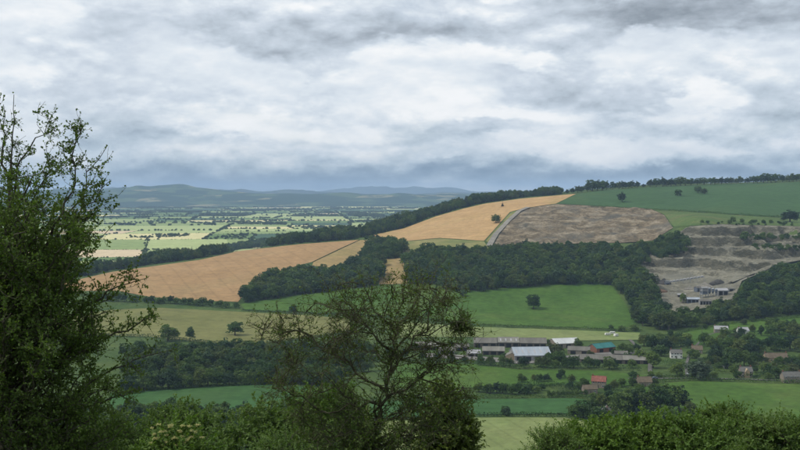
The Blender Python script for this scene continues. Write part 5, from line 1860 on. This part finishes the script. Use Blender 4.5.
def bush(name, label, cat, px, top, hw, D, n, size, mat, bark=B_HAW, rz=None, wide=0.62, leafy=15, seed=0, droop=0.35, upright=0.12, spray=(0.25, 0.55), flowers=None):
    """leafy bush or small tree: stems from the slope, sprays of leaves over an uneven crown"""
    g = np.random.default_rng(900 + seed)
    base = foot(px, D)
    topz = float(at(px, top, D).z)
    rx = hw * D / FPX
    rz = rz or rx * 1.25
    c = np.array([base[0], D, topz - rz])
    t = empty(name, base)
    tag(t, label, cat)
    w = Wood()
    for i in range(9):
        a = g.uniform(0, 6.28)
        e = c + np.array([math.cos(a) * rx * 0.75, math.sin(a) * rx * 0.75, g.uniform(-0.1, 0.75) * rz])
        m = (base + e) / 2 + np.array([0, 0, -0.1]) + g.normal(size=3) * 0.12
        q, _ = smooth_path([base + g.normal(size=3) * 0.06 * np.array([1, 1, 0]), m, e], 9, g, 0.03)
        w.add(q - base, np.linspace(0.07, 0.012, 9), 6)
    d = unit(g.normal(size=(n, 3)))
    d[:, 2] = np.where(d[:, 2] < -0.35, -d[:, 2], d[:, 2])
    lob = 0.82 + 0.36 * value_noise(np.arctan2(d[:, 1], d[:, 0]) * 3 + 40, d[:, 2] * 5 + 20, 1.0, seed)
    rr = g.uniform(0.45, 1.0, n) ** 0.5 * lob
    nc = max(30, n // 22)
    ci = g.integers(0, nc, n)
    cd = unit(g.normal(size=(nc, 3)))
    cd[:, 2] = np.where(cd[:, 2] < -0.2, -cd[:, 2], cd[:, 2])
    cc = cd * (g.uniform(0.62, 1.0, (nc, 1)))
    Sx = c + (cc[ci] * np.array([rx, rx, rz]) + g.normal(size=(n, 3)) * np.array([0.15, 0.15, 0.09]) * rx) * 0.95
    d = unit(unit(Sx - c) + unit(Sx - (c + cc[ci] * np.array([rx, rx, rz]) * 0.9)) * 0.8)
    dr = unit(d + g.normal(size=(n, 3)) * 0.45 + np.array([0, 0, upright]))
    ln = g.uniform(*spray, n)
    k = leafy
    tt = np.tile((np.arange(k) + 0.5) / k, (n, 1)) + g.normal(size=(n, k)) * 0.03
    P = Sx[:, None] + dr[:, None] * (tt * ln[:, None])[..., None]
    P[..., 2] -= droop * (tt * ln[:, None]) ** 2
    side = unit(np.cross(dr, g.normal(size=(n, 3))))[:, None] * np.where(np.arange(k) % 2, 1, -1)[None, :, None]
    D_ = unit(dr[:, None] * 0.7 + side + g.normal(size=(n, k, 3)) * 0.3)
    N_ = unit(np.array([0, 0, 0.9]) + g.normal(size=(n, k, 3)) * 0.45 + d[:, None] * 0.5)
    V, F = leaf_quads(P.reshape(-1, 3) - base, D_.reshape(-1, 3), N_.reshape(-1, 3), g.uniform(0.7, 1.3, n * k) * size, wide, 0.1)
    for i in range(0, n, 3):
        e = Sx[i] + dr[i] * ln[i]
        w.add(np.array([Sx[i] - dr[i] * 0.25, Sx[i] + dr[i] * ln[i] * 0.4, e]) - base, [0.008, 0.005, 0.002], 3)
    obj('stem', w.mesh('stem', bark), t)
    obj('foliage', mesh_np('foliage', V, F, mat), t)
    if flowers:
        for px_, py_, r_ in flowers:
            C = np.array(at(px_, py_, D - rx * 0.8)) - base
            m = 46
            a = g.uniform(0, 6.28, m); q = np.sqrt(g.uniform(0, 1, m)) * r_
            Pq = C + np.stack([np.cos(a) * q, np.sin(a) * q, 0.25 * r_ * (1 - (q / r_) ** 2) + g.normal(size=m) * 0.006], 1)
            Nq = unit(np.array([0, -0.25, 1]) + g.normal(size=(m, 3)) * 0.3)
            Dq = unit(np.cross(Nq, g.normal(size=(m, 3))))
            V, F = leaf_quads(Pq, Dq, Nq, np.full(m, 0.016), 0.9, 0.05)
            obj('flower_head', mesh_np('flower_head', V, F, F_FLOWER), t)
    return t


bush('ash_sapling', 'bright green leafy tree top at the bottom left of the dark clump', 'tree', 598, 421, 44, 31, 1600, 0.100, F_ASH, seed=1)
bush('ash_sapling', 'bright green leafy tree top at the bottom below the dark clump', 'tree', 648, 417, 50, 32, 1900, 0.100, F_ASH, seed=2)
bush('ash_sapling', 'mid green leafy tree top at the bottom below the wide pasture', 'tree', 700, 416, 46, 31, 1700, 0.095, F_BUSH, seed=3)
bush('ash_sapling', 'darker leafy tree top at the bottom right under the pasture', 'tree', 738, 408, 42, 34, 1700, 0.095, F_BUSHD, seed=4)
bush('ash_sapling', 'leafy tree top in the bottom right corner', 'tree', 788, 419, 46, 29, 1700, 0.090, F_BUSHD, seed=5)
bush('ash_sapling', 'low dull green bush at the bottom beside the pale hay field', 'bush', 556, 433, 30, 26, 800, 0.055, F_BUSHD, seed=6)
bush('hazel_bush', 'rounded mid green tree top behind the half bare hawthorn', 'tree', 322, 386, 52, 46, 1500, 0.135, F_BUSH, seed=7, wide=0.7)
bush('hazel_bush', 'dim green tree top left of the rounded one at bottom', 'tree', 250, 404, 50, 44, 1400, 0.125, F_BUSHD, seed=8, wide=0.7)
bush('hazel_bush', 'dim green tree top between left hawthorn and flowering elder', 'tree', 178, 404, 50, 48, 1400, 0.125, F_BUSHD, seed=9, wide=0.7)
bush('hazel_bush', 'dark tree top low behind the left hawthorn', 'tree', 100, 410, 55, 46, 1200, 0.125, F_BUSHD, seed=10, wide=0.7)
bush('hazel_bush', 'green tree top at the bottom under the half bare hawthorn', 'tree', 300, 424, 60, 34, 1400, 0.075, F_BUSHD, seed=11, wide=0.7)
bush('ivy_column', 'upright olive ivy mass beside the half bare hawthorn trunk', 'ivy', 446, 392, 27, 15, 1500, 0.055, F_IVY, rz=1.4, seed=12, wide=0.85, upright=0.9, spray=(0.15, 0.4))
bush('elder_bush', 'flowering elder with cream flower heads at the bottom left', 'bush', 178, 428, 36, 14, 700, 0.060, F_BUSH, seed=13, wide=0.5, spray=(0.15, 0.4),
     flowers=[(152 + 5.3 * (i % 10) + 2.5 * math.sin(i * 2.7), 428 + 7 * (i // 10) + 4 * math.sin(i * 4.1), 0.022 + 0.012 * abs(math.sin(i * 1.9))) for i in range(28)])

# ------------------------------------------------------------------ the air
hm_, hg = new_mat('haze_air')
pv = hg.n('ShaderNodeVolumePrincipled')
pv.inputs['Color'].default_value = (0.52, 0.73, 1.0, 1)
pv.inputs['Density'].default_value = 6.4e-5
pv.inputs['Anisotropy'].default_value = 0.0
ho = hg.n('ShaderNodeOutputMaterial')
hg.link(pv.outputs[0], ho.inputs['Volume'])
hz = MB().box(-26000, 26000, -3000, 29000, -14, 420).build('haze', hm_)
tag(hz, 'pale blue haze filling the air over the valley and plain', 'haze', kind='stuff')
